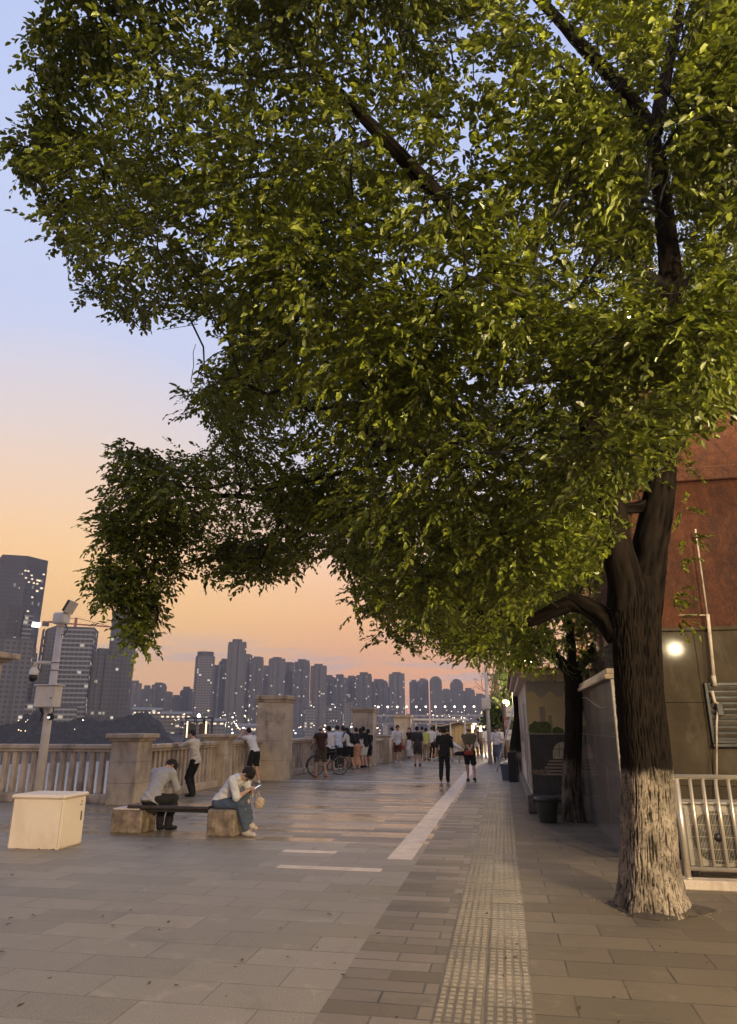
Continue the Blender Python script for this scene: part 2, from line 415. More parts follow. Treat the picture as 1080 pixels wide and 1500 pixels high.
pillar(-9.04, -8.36, 15.47, 16.15, 1.38, .17, .12, 'short square stone pillar with wide cap beside the slatted rail, nearest of the pillars')
pillar(-8.98, -8.30, 20.6, 21.28, 1.33, .17, .10, 'short stone pillar between the two men leaning on the rail')
pillar(-8.28, -7.30, 23.3, 24.3, 2.52, .23, .09, 'tall wide stone pillar with ledged top next to the photographing man', tall=True)
pillar(-8.15, -7.45, 29.0, 29.7, 1.22, .12, .06, 'low grey stone pillar behind the cyclist')
pillar(-6.86, -5.92, 32.4, 33.4, 2.36, .23, .09, 'tall stone pillar behind the group of onlookers', tall=True)
pillar(-6.42, -5.72, 36.0, 36.7, 1.2, .12, .05, 'low stone pillar standing beside the walking man in dark red shorts')
pillar(-6.35, -5.40, 41.8, 42.8, 2.2, .2, .08, 'farthest tall stone pillar, with a long haired woman beside it', tall=True)
pillar(-13.75, -12.92, 15.5, 16.3, 3.32, .24, .30, 'tallest brown pillar cut by the picture edge, above the cream cabinet', tall=True)
def balustrade(p0, p1, label, h=1.29, pitch=.24, plinth=.2):
    p0 = np.array(p0, float); p1 = np.array(p1, float); d = p1-p0; Ln = float(np.linalg.norm(d)); rz = math.atan2(d[1], d[0])
    t = thing('balustrade', label, 'balustrade', (p0[0], p0[1], 0), rz, 'balustrade sections along the river')
    mb = MB(); mb.box((0, -.15, h-.11), (Ln, .15, h), .02); mb.box((0, -.11, h-.17), (Ln, .11, h-.112), .01); mb.build('handrail', M['rail_stone'], t)
    mb = MB(); mb.box((0, -.17, 0), (Ln, .17, plinth), .015); mb.build('plinth', M['rail_stone'], t)
    k = max(1, int(Ln/pitch)); me = None
    for i in range(k):
        x = (i+.5)*Ln/k
        if me is None:
            mb = MB(); w = .062; zz = h-.17
            vs = [(-w, -.06, plinth-.01), (w, -.06, plinth-.01), (w, .06, plinth-.01), (-w, .06, plinth-.01), (-w*.93, -.055, zz), (w*.93, -.055, zz), (w*.93, .055, zz), (-w*.93, .055, zz)]
            mb.add(vs, [(0, 1, 5, 4), (1, 2, 6, 5), (2, 3, 7, 6), (3, 0, 4, 7)])
            me = mb.build('baluster', M['rail_stone'], t, (x, 0, 0)).data
        else: link('baluster', me, t, (x, 0, 0))
balustrade((-12.92, 15.82), (-9.04, 15.82), 'stone balustrade section behind the cream cabinet, river glinting between its slats', 1.30, .25)
balustrade((-8.62, 16.15), (-8.62, 20.6), 'stone balustrade section with the old man in cream shirt leaning on it')
balustrade((-8.45, 21.28), (-8.2, 23.3), 'short balustrade section under the photographing man', pitch=.2)
balustrade((-7.95, 24.3), (-7.8, 29.0), 'balustrade section between tall pillar and the cyclist', pitch=.2)
balustrade((-7.6, 29.7), (-6.6, 32.4), 'balustrade section hidden behind the group of onlookers', 1.15, .25)
balustrade((-6.4, 33.4), (-6.15, 36.0), 'short balustrade section behind the fourth tall pillar', 1.15, .25)
balustrade((-6.05, 36.7), (-5.95, 41.8), 'balustrade section behind the walking man in dark red shorts', 1.2, .22)
balustrade((-5.9, 42.8), (-5.5, 60.), 'farthest balustrade section running on past the last tall pillar', 1.2, .35)

# ------------------------------------------------------------------ cream cabinet
def cabinet():
    t = thing('cabinet', 'cream metal equipment cabinet standing on the plaza in front of the balustrade', 'cabinet', (-6.82, 10.11, 0), math.radians(1.5))
    mb = MB(); mb.box((-.40, -.30, .0), (.40, .30, .675), .008); mb.build('body', M['cabinet'], t)
    mb = MB(); mb.box((-.435, -.335, .677), (.435, .335, .735), .022); mb.build('lid', M['cabinet'], t)
    mb = MB(); mb.box((.401, -.285, .02), (.413, .285, .66), .005); d = mb.build('door', M['cabinet'], t)
    mb = MB(); mb.box((.414, .18, .34), (.424, .205, .47), .004); mb.build('handle', M['dark_metal'], d)
    mb = MB()                                   # small mark on the door: an arc over a short line of writing
    a = [(.4145, .17+.018*math.cos(x), .60+.018*math.sin(x)) for x in np.linspace(-.8, 2.4, 8)]
    mb.tube(a, .0035, 5); 
    for k in range(4): mb.box((.4135, .135+.018*k, .556), (.4155, .147+.018*k, .566))
    mb.build('emblem', M['dark_metal'], d)
    mb = MB(); mb.box((-.432, -.27, .03), (-.4015, .27, .62), .006); sdr = mb.build('side_door', M['cabinet'], t)
    mb = MB(); mb.box((-.40, -.3015, .06), (-.394, -.3005, .62)); mb.box((.385, -.3015, .03), (.389, -.3005, .65)); mb.build('seam', M['dark_metal'], t)
    mb = MB(); r = random.Random(4)
    for k in range(9):
        x = r.uniform(-.38, .38); w = r.uniform(.008, .03); mb.box((x, -.3025, 0), (x+w, -.3005, r.uniform(.006, .016)))
    mb.build('rust_chip', mat('rust', (.06, .03, .015), None, 30, .9), t)
cabinet()
# ------------------------------------------------------------------ camera pole
def camera_pole():
    X, Y = -8.37, 12.0
    t = thing('camera_pole', 'pale grey surveillance pole rising behind the cream cabinet', 'camera pole', (X, Y, 0))
    mb = MB(); mb.tube([(0, 0, 0), (0, 0, 3.56)], [.088, .062], 18); mb.lathe([(.17, 0), (.17, .02), (.11, .03)], n=18)
    mb.build('pole', M['pole_paint'], t)
    mb = MB()
    for z in (2.72, 2.86): mb.tube([(0, 0, z), (0, 0, z+.012)], .0745, 18)
    mb.build('band', M['dark_metal'], t)
    mb = MB(); mb.box((-.10, -.34, 2.04), (.30, -.10, 2.42), .012); bx = mb.build('control_box', M['pole_paint'], t)
    mb = MB(); mb.box((-.13, -.37, 2.421), (.33, -.07, 2.445), .008); mb.build('rain_hood', M['pole_paint'], bx)
    mb = MB(); mb.ball((.24, -.345, 2.2), (.014, .01, .014), 8); mb.build('lock', M['black'], bx)
    mb = MB(); mb.tube([(.22, -.2, 2.04), (.23, -.2, 1.97), (.2, -.22, 1.92)], .012, 6); mb.lathe([(.05, 0), (.065, -.03), (.065, -.09), (.03, -.12)], (.2, -.22, 1.93), 12); fl = mb.build('small_lamp', M['black'], t)
    mb = MB(); mb.ball((.2, -.275, 1.86), (.035, .012, .03), 10); mb.build('lens', emit('pale_lens', (.9, .85, .75), .6), fl)
    mb = MB(); mb.tube([(-.02, -.2, 2.04), (0, -.18, 1.95), (-.06, -.12, 1.85), (-.09, -.08, 1.8)], .014, 6); mb.tube([(-.13, -.1, 2.3), (-.15, -.1, 2.15), (-.12, -.12, 2.04), (-.09, -.08, 1.95)], .012, 6); mb.build('cable', M['black'], t)
    mb = MB(); mb.box((-.25, -.12, 2.22), (-.12, -.05, 2.27), .008); mb.build('bracket', M['pole_paint'], t)
    mb = MB(); mb.tube([(-.06, 0, 2.86), (-.36, -.02, 2.88), (-.41, -.02, 2.85), (-.42, -.02, 2.80)], [.035, .032, .035, .04], 10); mb.build('camera_arm', M['pole_paint'], t)
    mb = MB(); mb.lathe([(.03, .0), (.075, -.06), (.085, -.13), (.085, -.16)], (-.42, -.02, 2.80), 18); dm = mb.build('dome_camera', M['white_metal'], t)
    mb = MB(); mb.lathe([(.083, 0), (.083, -.05), (.06, -.10), (.02, -.12)], (-.42, -.02, 2.638), 18); mb.build('dome_glass', M['black'], dm)
    mb = MB(); mb.lathe([(.075, 0), (.075, .05)], (0, 0, 3.56), 14); mb.box((-.12, -.13, 3.60), (.13, .12, 3.82), .03); hd = mb.build('camera_housing', M['white_metal'], t)
    mb = MB(); Mx = Matrix.Translation((.18, -.05, 3.93)) @ Matrix.Rotation(math.radians(28), 4, 'Y') @ Rz(math.radians(-14))
    mb.box((-.04, -.105, -.12), (.038, .105, .12), .012, 0, Mx); fp = mb.build('floodlight', M['black'], t)
    mb = MB(); mb.box((.039, -.11, -.125), (.056, .11, .125), .006, 0, Mx); mb.build('frame', M['pole_paint'], fp)
    mb = MB(); mb.tube([(.05, 0, 3.8), (.12, 0, 3.9), (.17, -.03, 3.95)], .03, 8); mb.build('mount', M['white_metal'], t)
    mb = MB(); a = [(.06+.11*math.sin(x), -.02, 3.5-.11*math.cos(x)) for x in np.linspace(-.3, 3.3, 14)]; mb.tube(a, .009, 6); mb.build('cable', M['black'], t)
camera_pole()
# ------------------------------------------------------------------ bench
def bench():
    t = thing('bench', 'stone bench of two rough blocks joined by a dark polished plank', 'bench', (-5.46, 11.72, 0), math.radians(-1))
    def block(x0, x1, name, y0=-.27, y1=.25, h=.375):
        mb = MB(); mb.box((x0, y0, 0), (x1, y1, h), .02); o = mb.build(name, M['bench_block'], t)
        bpy.context.view_layer.objects.active = o
        me = o.data
        import bmesh
        bm = bmesh.new(); bm.from_mesh(me); bmesh.ops.subdivide_edges(bm, edges=bm.edges, cuts=5, use_grid_fill=True)
        for v in bm.verts:
            q = mnoise.noise_vector(v.co*6)*.012+mnoise.noise_vector(v.co*22)*.005
            if v.co.z > .02: v.co += q*(1 if v.co.z < h-.03 else .25)
            else: v.co.x += q.x; v.co.y += q.y
        bm.to_mesh(me); bm.free()
        return o
    b1 = block(-1.10, -.55, 'block', h=.36); block(.62, 1.10, 'block', h=.40)
    mb = MB(); mb.box((-1.09, -.26, .362), (-.62, .24, .385), .006); mb.build('top_slab', M['pale_slab'], t)
    mb = MB(); mb.box((-.84, -.26, .388), (.615, .22, .442), .012); mb.build('plank', M['bench_plank'], t)
    mb = MB(); mb.box((-.54, -.16, .335), (.60, -.10, .387), .008); mb.box((-.54, .06, .335), (.60, .12, .387), .008); mb.build('support_bar', M['dark_metal'], t)
bench()
# ------------------------------------------------------------------ smooth bodies: blended capsules and ellipsoids, skinned with surface nets
class Field:
    def __init__(s, lo, hi, res):
        s.lo = np.array(lo, float)-3*res; s.res = res
        s.n = np.ceil((np.array(hi)+3*res-s.lo)/res).astype(int)+1
        s.f = np.full(s.n, 5., np.float32)
        s.ax = [s.lo[i]+res*np.arange(s.n[i]) for i in range(3)]
    def _sub(s, lo, hi):
        a = np.maximum(0, np.floor((lo-s.lo)/s.res).astype(int)); b = np.minimum(s.n, np.ceil((hi-s.lo)/s.res).astype(int)+1)
        if (b <= a).any(): return None
        sl = tuple(slice(a[i], b[i]) for i in range(3))
        X, Y, Z = np.meshgrid(*[s.ax[i][sl[i]] for i in range(3)], indexing='ij', sparse=True)
        return sl, X, Y, Z
    def _merge(s, sl, d, k):
        f = s.f[sl]; h = np.clip(.5+.5*(f-d)/k, 0, 1); s.f[sl] = np.where(f > 4, d, f*(1-h)+d*h-k*h*(1-h))
    def cap(s, a, b, ra, rb, k=.02):
        a = np.array(a, float); b = np.array(b, float); m = max(ra, rb)+k+2*s.res
        q = s._sub(np.minimum(a, b)-m, np.maximum(a, b)+m)
        if q is None: return
        sl, X, Y, Z = q; ab = b-a; L2 = ab@ab+1e-9
        t = np.clip(((X-a[0])*ab[0]+(Y-a[1])*ab[1]+(Z-a[2])*ab[2])/L2, 0, 1)
        d = np.sqrt((X-a[0]-t*ab[0])**2+(Y-a[1]-t*ab[1])**2+(Z-a[2]-t*ab[2])**2)-(ra+(rb-ra)*t)
        s._merge(sl, d.astype(np.float32), k)
    def ell(s, c, r, R=None, k=.02):
        c = np.array(c, float); r = np.array(r, float); R = np.eye(3) if R is None else np.array(R, float)
        m = np.abs(R) @ r+k+2*s.res; q = s._sub(c-m, c+m)
        if q is None: return
        sl, X, Y, Z = q; x, y, z = X-c[0], Y-c[1], Z-c[2]
        u = [(R[0, i]*x+R[1, i]*y+R[2, i]*z)/r[i] for i in range(3)]
        g = np.sqrt(u[0]**2+u[1]**2+u[2]**2); g2 = np.sqrt((u[0]/r[0])**2+(u[1]/r[1])**2+(u[2]/r[2])**2)+1e-9
        s._merge(sl, (g*(g-1)/g2).astype(np.float32), k)
    def cut(s, n, p):
        n = np.array(n, float); n /= np.linalg.norm(n); X, Y, Z = np.meshgrid(*s.ax, indexing='ij', sparse=True)
        s.f = np.maximum(s.f, (n[0]*(X-p[0])+n[1]*(Y-p[1])+n[2]*(Z-p[2])).astype(np.float32))
    def mesh(s):
        f = s.f; ins = f < 0; n = s.n
        cells = np.zeros(n-1, np.int8)
        for i in (0, 1):
            for j in (0, 1):
                for k in (0, 1): cells += ins[i:n[0]-1+i, j:n[1]-1+j, k:n[2]-1+k]
        mix = (cells > 0) & (cells < 8); idx = np.full(n-1, -1, np.int32); ii = np.argwhere(mix); idx[mix] = np.arange(len(ii))
        acc = np.zeros((len(ii), 3)); cnt = np.zeros(len(ii))
        cr = [(i, j, k) for i in (0, 1) for j in (0, 1) for k in (0, 1)]
        for a in cr:
            for ax in range(3):
                if a[ax]: continue
                b = list(a); b[ax] = 1
                fa = f[ii[:, 0]+a[0], ii[:, 1]+a[1], ii[:, 2]+a[2]]; fb = f[ii[:, 0]+b[0], ii[:, 1]+b[1], ii[:, 2]+b[2]]
                c = (fa < 0) != (fb < 0); t = np.where(c, fa/(fa-fb+1e-12), 0)
                p = np.tile(np.array(a, float), (len(ii), 1)); p[:, ax] += t
                acc[c] += p[c]; cnt[c] += 1
        V = s.lo+s.res*(ii+acc/np.maximum(cnt, 1)[:, None])
        Fs = []
        for ax in range(3):
            u, w = [(1, 2), (2, 0), (0, 1)][ax]
            sa = [slice(None)]*3; sb = [slice(None)]*3; sa[ax] = slice(0, -1); sb[ax] = slice(1, None)
            A = ins[tuple(sa)]; B = ins[tuple(sb)]
            e = np.argwhere(A != B); e = e[(e[:, u] > 0) & (e[:, w] > 0) & (e[:, u] < n[u]-1) & (e[:, w] < n[w]-1)]
            flip = ~A[e[:, 0], e[:, 1], e[:, 2]]
            q = []
            for du, dw in ((-1, -1), (0, -1), (0, 0), (-1, 0)):
                g = e.copy(); g[:, u] += du; g[:, w] += dw; q.append(idx[g[:, 0], g[:, 1], g[:, 2]])
            q = np.stack(q, 1); q[flip] = q[flip][:, ::-1]; Fs.append(q)
        F = np.concatenate(Fs); return V, F[(F >= 0).all(1)]

def nrm(v): v = np.array(v, float); return v/(np.linalg.norm(v)+1e-9)
def ik(a, b, l1, l2, pole):
    a = np.array(a, float); b = np.array(b, float); d = b-a; D = np.linalg.norm(d); D2 = min(D, (l1+l2)*.998); u = d/(D+1e-9); b = a+u*D2
    x = (l1*l1-l2*l2+D2*D2)/(2*D2); h = math.sqrt(max(0, l1*l1-x*x)); p = np.array(pole, float); p = nrm(p-u*(p@u)); return a+u*x+p*h, b
def rotx(a): c, s = math.cos(a), math.sin(a); return np.array(((1, 0, 0), (0, c, -s), (0, s, c)))
def rotz(a): c, s = math.cos(a), math.sin(a); return np.array(((c, -s, 0), (s, c, 0), (0, 0, 1)))
SK = {}
def cloth(name, c, rough=.85):
    if name not in SK: SK[name] = mat('cloth_'+name, c, tuple(x*.86 for x in c), 9, rough, bmp=.25, bscale=70, spec=.2)
    return SK[name]
SKIN = mat('skin', (.46, .27, .175), (.40, .225, .145), 8, .5, bmp=.05, bscale=80, spec=.35)
SKIN2 = mat('skin_fair', (.52, .33, .23), (.46, .28, .19), 8, .5, bmp=.05, bscale=80, spec=.35)
HAIR = mat('black_hair', (.009, .007, .006), (.016, .012, .010), 60, .8, bmp=.4, bscale=120, stretch=(1, 1, .3))
EYE = mat('eye', (.03, .02, .015), None, 5, .2, bmp=0); LIPS = mat('lips', (.30, .11, .085), None, 5, .4, bmp=0)
HAIRG = mat('grey_hair', (.10, .09, .08), (.06, .055, .05), 60, .6, bmp=.4, bscale=120)

def person(label, loc, face, pose=None, top=None, bottom=None, shoe='white', hair='short', h=1.70, res=.011, group=None, skin=None, female=False, seed=0, detail=False, extra=None):
    """top=(name,colour,sleeve 0..1,[hem z drop]); bottom=(kind,name,colour): trousers, shorts, skirt. loc = ground point below the pelvis; face = direction looked along (x,y)"""
    P = dict(pel=(0, 0, .93), lean=3., side=0., hp=0., hy=0., wl=(-.24, .05, .80), wr=(.24, .05, .80), al=(-.10, -.01, .085), ar=(.10, .02, .085), el=(-.4, -1, 0), er=(.4, -1, 0), kl=(-.1, 1, 0), kr=(.1, 1, 0), tl=(-.25, 1, -.0), tr=(.25, 1, -.0), cl=.35, cr=.35, hl=None, hr=None)
    P.update(pose or {}); s = h/1.70; q = lambda v: np.array(v, float)*s
    t = thing('person', label, 'person', (loc[0], loc[1], loc[2] if len(loc) > 2 else 0), math.atan2(-face[0], face[1]), group)
    skin = skin or SKIN
    pel = q(P['pel']); R = rotz(math.radians(P['side'])) @ rotx(-math.radians(P['lean']))
    up = R @ np.array((0, 0, 1.)); fw = R @ np.array((0, 1., 0)); rt = R @ np.array((1., 0, 0))
    # the back curls forward a little with the lean
    chest = pel+up*.33*s+fw*.01*s; R2 = rotz(math.radians(P['side'])) @ rotx(-math.radians(P['lean']*1.22+2)); up2 = R2 @ np.array((0, 0, 1.)); fw2 = R2 @ np.array((0, 1., 0)); rt2 = R2 @ np.array((1., 0, 0))
    neck = chest+up2*.185*s-fw2*.005*s
    HR = R2 @ rotz(math.radians(P['hy'])) @ rotx(-math.radians(P['hp'])); hu = HR @ np.array((0, 0, 1.)); hf = HR @ np.array((0, 1., 0)); hr_ = HR @ np.array((1., 0, 0))
    head = neck+(up2*.075+hu*.085+hf*.022)*s
    sw = .165 if female else .185
    shl = neck-rt2*sw*s-up2*.05*s; shr = neck+rt2*sw*s-up2*.05*s
    ell, wl = ik(shl, q(P['wl']), .285*s, .25*s, R @ np.array(P['el'], float)); elr, wr = ik(shr, q(P['wr']), .285*s, .25*s, R @ np.array(P['er'], float))
    hl = pel-rt*.088*s-up*.03*s; hr = pel+rt*.088*s-up*.03*s
    knl, al = ik(hl, q(P['al']), .425*s, .415*s, P['kl']); knr, ar = ik(hr, q(P['ar']), .425*s, .415*s, P['kr'])
    tl = nrm(P['tl']); tr = nrm(P['tr'])
    allp = np.array([pel, neck, head+hu*.14*s, head-hf*.1*s, shl, shr, ell, elr, wl, wr, knl, knr, al, ar, al+tl*.2*s, ar+tr*.2*s])
    lo = allp.min(0)-.2*s; hi = allp.max(0)+.2*s; lo[2] = max(lo[2], -.05)
    def fld(r=res): return Field(lo, hi, r)
    def torso(F, e, k=.05):
        cw = (.135 if female else .155)+e
        F.ell(chest+up2*.03*s, np.array((cw, .098+e, .19+e*.5))*s, R2, k); F.ell(pel+up*.16*s, np.array((.125+e*1.1, .092+e*1.2, .17))*s, R, k)
        F.ell(pel+up*.01*s, np.array((.155+e if female else .148+e, .108+e, .135+e*.5))*s, R, k)
    # body
    F = fld(); torso(F, 0)
    F.cap(neck-up2*.05*s, head-hu*.04*s, .062*s, .05*s, .03)
    F.ell(head+hu*.012*s-hf*.008*s, np.array((.074, .093, .10))*s, HR, .02); F.ell(head-hu*.06*s+hf*.03*s, np.array((.054, .056, .062))*s, HR, .03)
    F.cap(head+hf*.086*s+hu*.005*s, head+hf*.102*s-hu*.03*s, .008*s, .014*s, .012); F.ell(head+hf*.088*s-hu*.068*s, np.array((.024, .010, .012))*s, HR, .012)
    for sg in (-1, 1): F.ell(head+hr_*.076*s*sg-hf*.006*s-hu*.012*s, np.array((.010, .02, .032))*s, HR, .008)
    for a, b in ((shl, -1), (shr, 1)): F.cap(neck-up2*.045*s, a, .055*s, .055*s, .05)
    for sh, el_, w_ in ((shl, ell, wl), (shr, elr, wr)):
        F.cap(sh, el_, .05*s, .038*s, .02); F.cap(el_, w_, .040*s, .026*s, .015)
        F.ell(el_+(w_-el_)*.25, np.array((.043,)*3)*s, None, .03)
    for hp_, kn, an, td in ((hl, knl, al, tl), (hr, knr, ar, tr)):
        F.cap(hp_, kn, .082*s, .054*s, .04); F.cap(kn, an, .052*s, .036*s, .02)
        cf = kn+(an-kn)*.3-nrm(np.cross(np.cross(nrm(an-kn), td), nrm(an-kn)))*-.018*s; F.ell(cf, np.array((.054, .054, .09))*s, None, .03)
        F.cap(an, an+td*.13*s-np.array((0, 0, .045))*s, .036*s, .028*s, .02)
    for el_, w_, sg, cu, hd in ((ell, wl, -1, P['cl'], P['hl']), (elr, wr, 1, P['cr'], P['hr'])):
        d = nrm(hd) if hd is not None else nrm(w_-el_)
        side = nrm(np.cross(d, np.array((0, 0, 1.)) if abs(d[2]) < .8 else fw*1.)); pn = nrm(np.cross(side, d))*-1
        if pn@fw < 0 and abs(d[2]) > .8: pn = -pn
        pe = w_+d*.085*s; fr = max(.0085*s, res*.85)
        for k in (-1, 0, 1): F.cap(w_+side*k*.012*s, pe+side*k*.026*s, .017*s, .014*s, .012)
        for j, ln in enumerate((.066, .075, .07, .054)):
            b = pe+side*(j-1.5)*.0195*s; d1 = nrm(d*math.cos(cu*.9)+pn*math.sin(cu*.9)); d2 = nrm(d*math.cos(cu*2)+pn*math.sin(cu*2))
            m_ = b+d1*ln*.55*s; F.cap(b, m_, fr, fr*.95, .004); F.cap(m_, m_+d2*ln*.5*s, fr*.95, fr*.8, .004)
        tb = w_+d*.028*s-side*.03*s*1; td_ = nrm(d*.75-side*.6+pn*.4); F.cap(tb, tb+td_*.035*s, .011*s, fr*1.05, .008); F.cap(tb+td_*.035*s, tb+td_*.035*s+nrm(d+pn*.5)*.03*s, fr*1.05, fr*.85, .004)
    V, Q = F.mesh(); body = npmesh('body', V, Q, skin, t, True)
    r2 = res*1.0
    rr = np.random.default_rng(seed+1); ph = rr.uniform(0, 6, 6)
    def wr_(V, amp):
        a = np.sin(V @ np.array((23., 9., 31.))+ph[0]+2*np.sin(V @ np.array((7., 17., 11.))+ph[1])); b = np.sin(V @ np.array((-31., 27., 45.))+ph[2]+2*np.sin(V@np.array((13., -9., 15.))+ph[3]))
        return (a+.6*b)[:, None]*amp*nrmv(V)
    def nrmv(V): c = V-np.array(pel); c[:, 2] *= .2; return c/(np.linalg.norm(c, axis=1)[:, None]+1e-6)
    # top
    if top:
        nm, colr, slv = top[:3]; drop = top[3] if len(top) > 3 else .05
        F = fld(r2); torso(F, .022); F.cap(pel+up*.02*s, pel-up*(drop+.03)*s, .11*s, .115*s, .06); 
        F.ell(pel-up*drop*.5*s, np.array((.168, .13, .12+drop*.5))*s, R, .04)
        for a in (shl, shr): F.cap(neck-up2*.05*s, a, .064*s, .064*s, .05)
        for sh, el_, w_ in ((shl, ell, wl), (shr, elr, wr)):
            if slv <= .5: e = sh+(el_-sh)*(slv*2); F.cap(sh, e, .066*s, .066*s, .03)
            else:
                F.cap(sh, el_, .064*s, .056*s, .03); F.cap(el_, el_+(w_-el_)*((slv-.5)*2), .056*s, .043*s, .02)
        F.cut(up2*.9+fw2*.25, neck+up2*.022*s+fw2*.02*s); F.cut(-up, pel-up*drop*s)
        V, Q = F.mesh(); V = V+wr_(V, .0075*s); npmesh('shirt' if slv > 0 else 'vest', V, Q, cloth(nm, colr), t, True)
    if bottom:
        kd, nm, colr = bottom; F = fld(r2); e = .014 if kd == 'trousers' else .03
        F.ell(pel+up*.0*s, np.array((.16+e*.3, .118+e*.3, .14))*s, R, .03)
        if kd == 'skirt':
            zb = .10*s; c = (knl+knr)/2; c2 = (al+ar)/2; F.cap(pel, c, .16*s, .17*s, .05); F.cap(c, np.array((c2[0], c2[1], zb+.06)), .17*s, .21*s, .05); F.cut((0, 0, -1), (0, 0, zb))
        else:
            for hp_, kn, an in ((hl, knl, al), (hr, knr, ar)):
                if kd == 'shorts': F.cap(hp_, hp_+(kn-hp_)*.86, (.092+e*.4)*s, (.078+e*.4)*s, .03)
                else:
                    kk = .074 if P['pel'][2] > .7 else .084; F.cap(hp_, kn, .098*s, kk*s, .03); F.cap(kn, an+np.array((0, 0, .015)), kk*s, .062*s, .03)
            for hp_, kn, an in ((hl, knl, al), (hr, knr, ar)):
                pass
        
        if P['pel'][2] > .7: F.cut(up, pel+up*.10*s)
        if kd == 'shorts':
            pm = ((hl+(knl-hl)*.92)+(hr+(knr-hr)*.92))/2; F.cut(nrm((knl-hl)+(knr-hr)), pm)
        V, Q = F.mesh(); V = V+wr_(V, .0065*s); npmesh(kd, V, Q, cloth(nm, colr), t, True)
    # shoes
    if shoe:
        sc = dict(white=(.62, .60, .55), black=(.015, .014, .014), grey=(.25, .24, .22), brown=(.10, .06, .035), pale=(.5, .42, .33), orange=(.5, .17, .04))[shoe]
        for an, td in ((al, tl), (ar, tr)):
            F = Field(np.minimum(an, an+td*.2*s)-.12*s, np.maximum(an, an+td*.2*s)+.1*s, min(res, .009))
            dn = np.array((0, 0, -1.)) if True else 0
            F.cap(an-np.array((0, 0, .035))*s-td*.03*s, an+td*.05*s-np.array((0, 0, .035))*s, .044*s, .044*s, .03); F.cap(an+td*.05*s-np.array((0, 0, .045))*s, an+td*.155*s-np.array((0, 0, .055))*s, .042*s, .034*s, .03)
            F.cap(an, an-np.array((0, 0, .03))*s, .042*s, .046*s, .02)
            F.cut((0, 0, -1), an-np.array((0, 0, .082))*s); F.cut((0, 0, 1), an+np.array((0, 0, .012))*s)
            V, Q = F.mesh(); npmesh('shoe', V, Q, cloth('shoe_'+shoe, sc, .6), t, True)
    # hair
    if hair:
        F = Field(head-.24*s-np.array((0, 0, .25)), head+.2*s, min(res, .009)); hc = head+hu*.02*s-hf*.012*s
        vol = .006 if hair == 'cropped' else .013
        F.ell(hc, np.array((.074+vol, .093+vol, .098+vol))*s, HR, .02)
        nn = hf*.69-hu*.72; dd = (.0155+(.012 if hair != 'cropped' else -.004))*s
        if hair in ('short', 'cropped'): F.cut(nn, head+nn*dd)
        if hair == 'long':
            F.cut(nn, head+nn*(dd+.005*s)); F.cap(head-hf*.055*s, neck-fw2*.075*s-up2*.12*s, .085*s, .06*s, .03); F.cap(neck-fw2*.08*s, neck-fw2*.095*s-up2*.2*s, .08*s, .05*s, .03)
        if hair == 'tail': F.cut(nn, head+nn*dd); F.cap(head-hf*.10*s+hu*.03*s, head-hf*.13*s-hu*.12*s, .032*s, .022*s, .02)
        if hair == 'bald': F.cut(-hu*-1., head-hu*.0*s); F.cut(nn, head+nn*-.012*s)
        F.cut(-up2, neck-up2*.32*s)
        V, Q = F.mesh()
        if hair == 'short' or hair == 'long':
            d = V-head; d /= np.linalg.norm(d, axis=1)[:, None]; V = V+d*(np.sin(V@np.array((90., 130., 60.))+ph[4])+np.sin(V@np.array((-140., 70., 110.))))[:, None]*.0045+d*(np.sin(V@np.array((210., 40., -170.)))*np.sin(V@np.array((35., 190., 150.))))[:, None]*.005
        npmesh('hair', V, Q, HAIRG if hair == 'bald' else HAIR, t, True)
    if detail:
        for sg in (-1, 1):
            mb = MB(); mb.ball((0, 0, 0), .011*s, 8); mb.build('eye', EYE, t, tuple(head+hf*.083*s+hr_*.031*s*sg+hu*.002*s))
        mb = MB(); mb.ball((0, 0, 0), (.022*s, .008*s, .006*s), 8); o = mb.build('lips', LIPS, t, tuple(head+hf*.093*s-hu*.055*s)); 
        o.rotation_euler = Matrix(HR.tolist()).to_euler()
    t_info = dict(t=t, head=head, hf=hf, hu=hu, hr=hr_, wl=wl, wr=wr, pel=pel, neck=neck, chest=chest, fw=fw2, up=up2, rt=rt2, kl=knl, kr=knr, HR=HR, s=s, M=TR(t.location, t.rotation_euler.z))
    return t_info
def wpt(I, p): return I['M'] @ Vector(tuple(p))
# ------------------------------------------------------------------ people
WHITE = ('white', (.66, .63, .58)); BLACK = ('black', (.012, .012, .013)); DENIM = ('denim', (.075, .095, .125))
def small_box(name, label, cat, loc, R, size, m, bev=.004, parts=()):
    o = thing(name, label, cat, loc); o.rotation_euler = R
    mb = MB(); mb.box([-x/2 for x in size], [x/2 for x in size], bev); mb.build('case', m, o)
    mb = MB(); mb.box((-size[0]*.45, size[1]/2+.0005, -size[2]*.45), (size[0]*.45, size[1]/2+.002, size[2]*.45)); mb.build('screen', parts, o)
    return o
SCREEN = emit('phone_screen', (.75, .85, 1.), .9); M['phone'] = mat('phone_case', (.02, .02, .022), None, 5, .3, bmp=0)
# the two seated on the bench
I = person('young man in white shirt and jeans hunched over his phone on the bench end', (-4.70, 11.70, 0), (1, -.14),
    dict(pel=(0, -.02, .50), lean=36, hp=34, wl=(-.07, .50, .70), wr=(.02, .50, .70), el=(-.8, -.3, -.6), er=(.8, -.3, -.6), al=(-.02, .52, .20), ar=(.06, .50, .085), kl=(-.05, .3, 1), kr=(.1, .3, 1), tl=(.12, 1, -.35), tr=(.1, 1, 0), cl=.7, cr=.9),
    top=('white', WHITE[1], .5, .08), bottom=('trousers',)+DENIM, shoe='pale', res=.007, skin=SKIN2, detail=True, seed=3, group='people sitting on the bench')
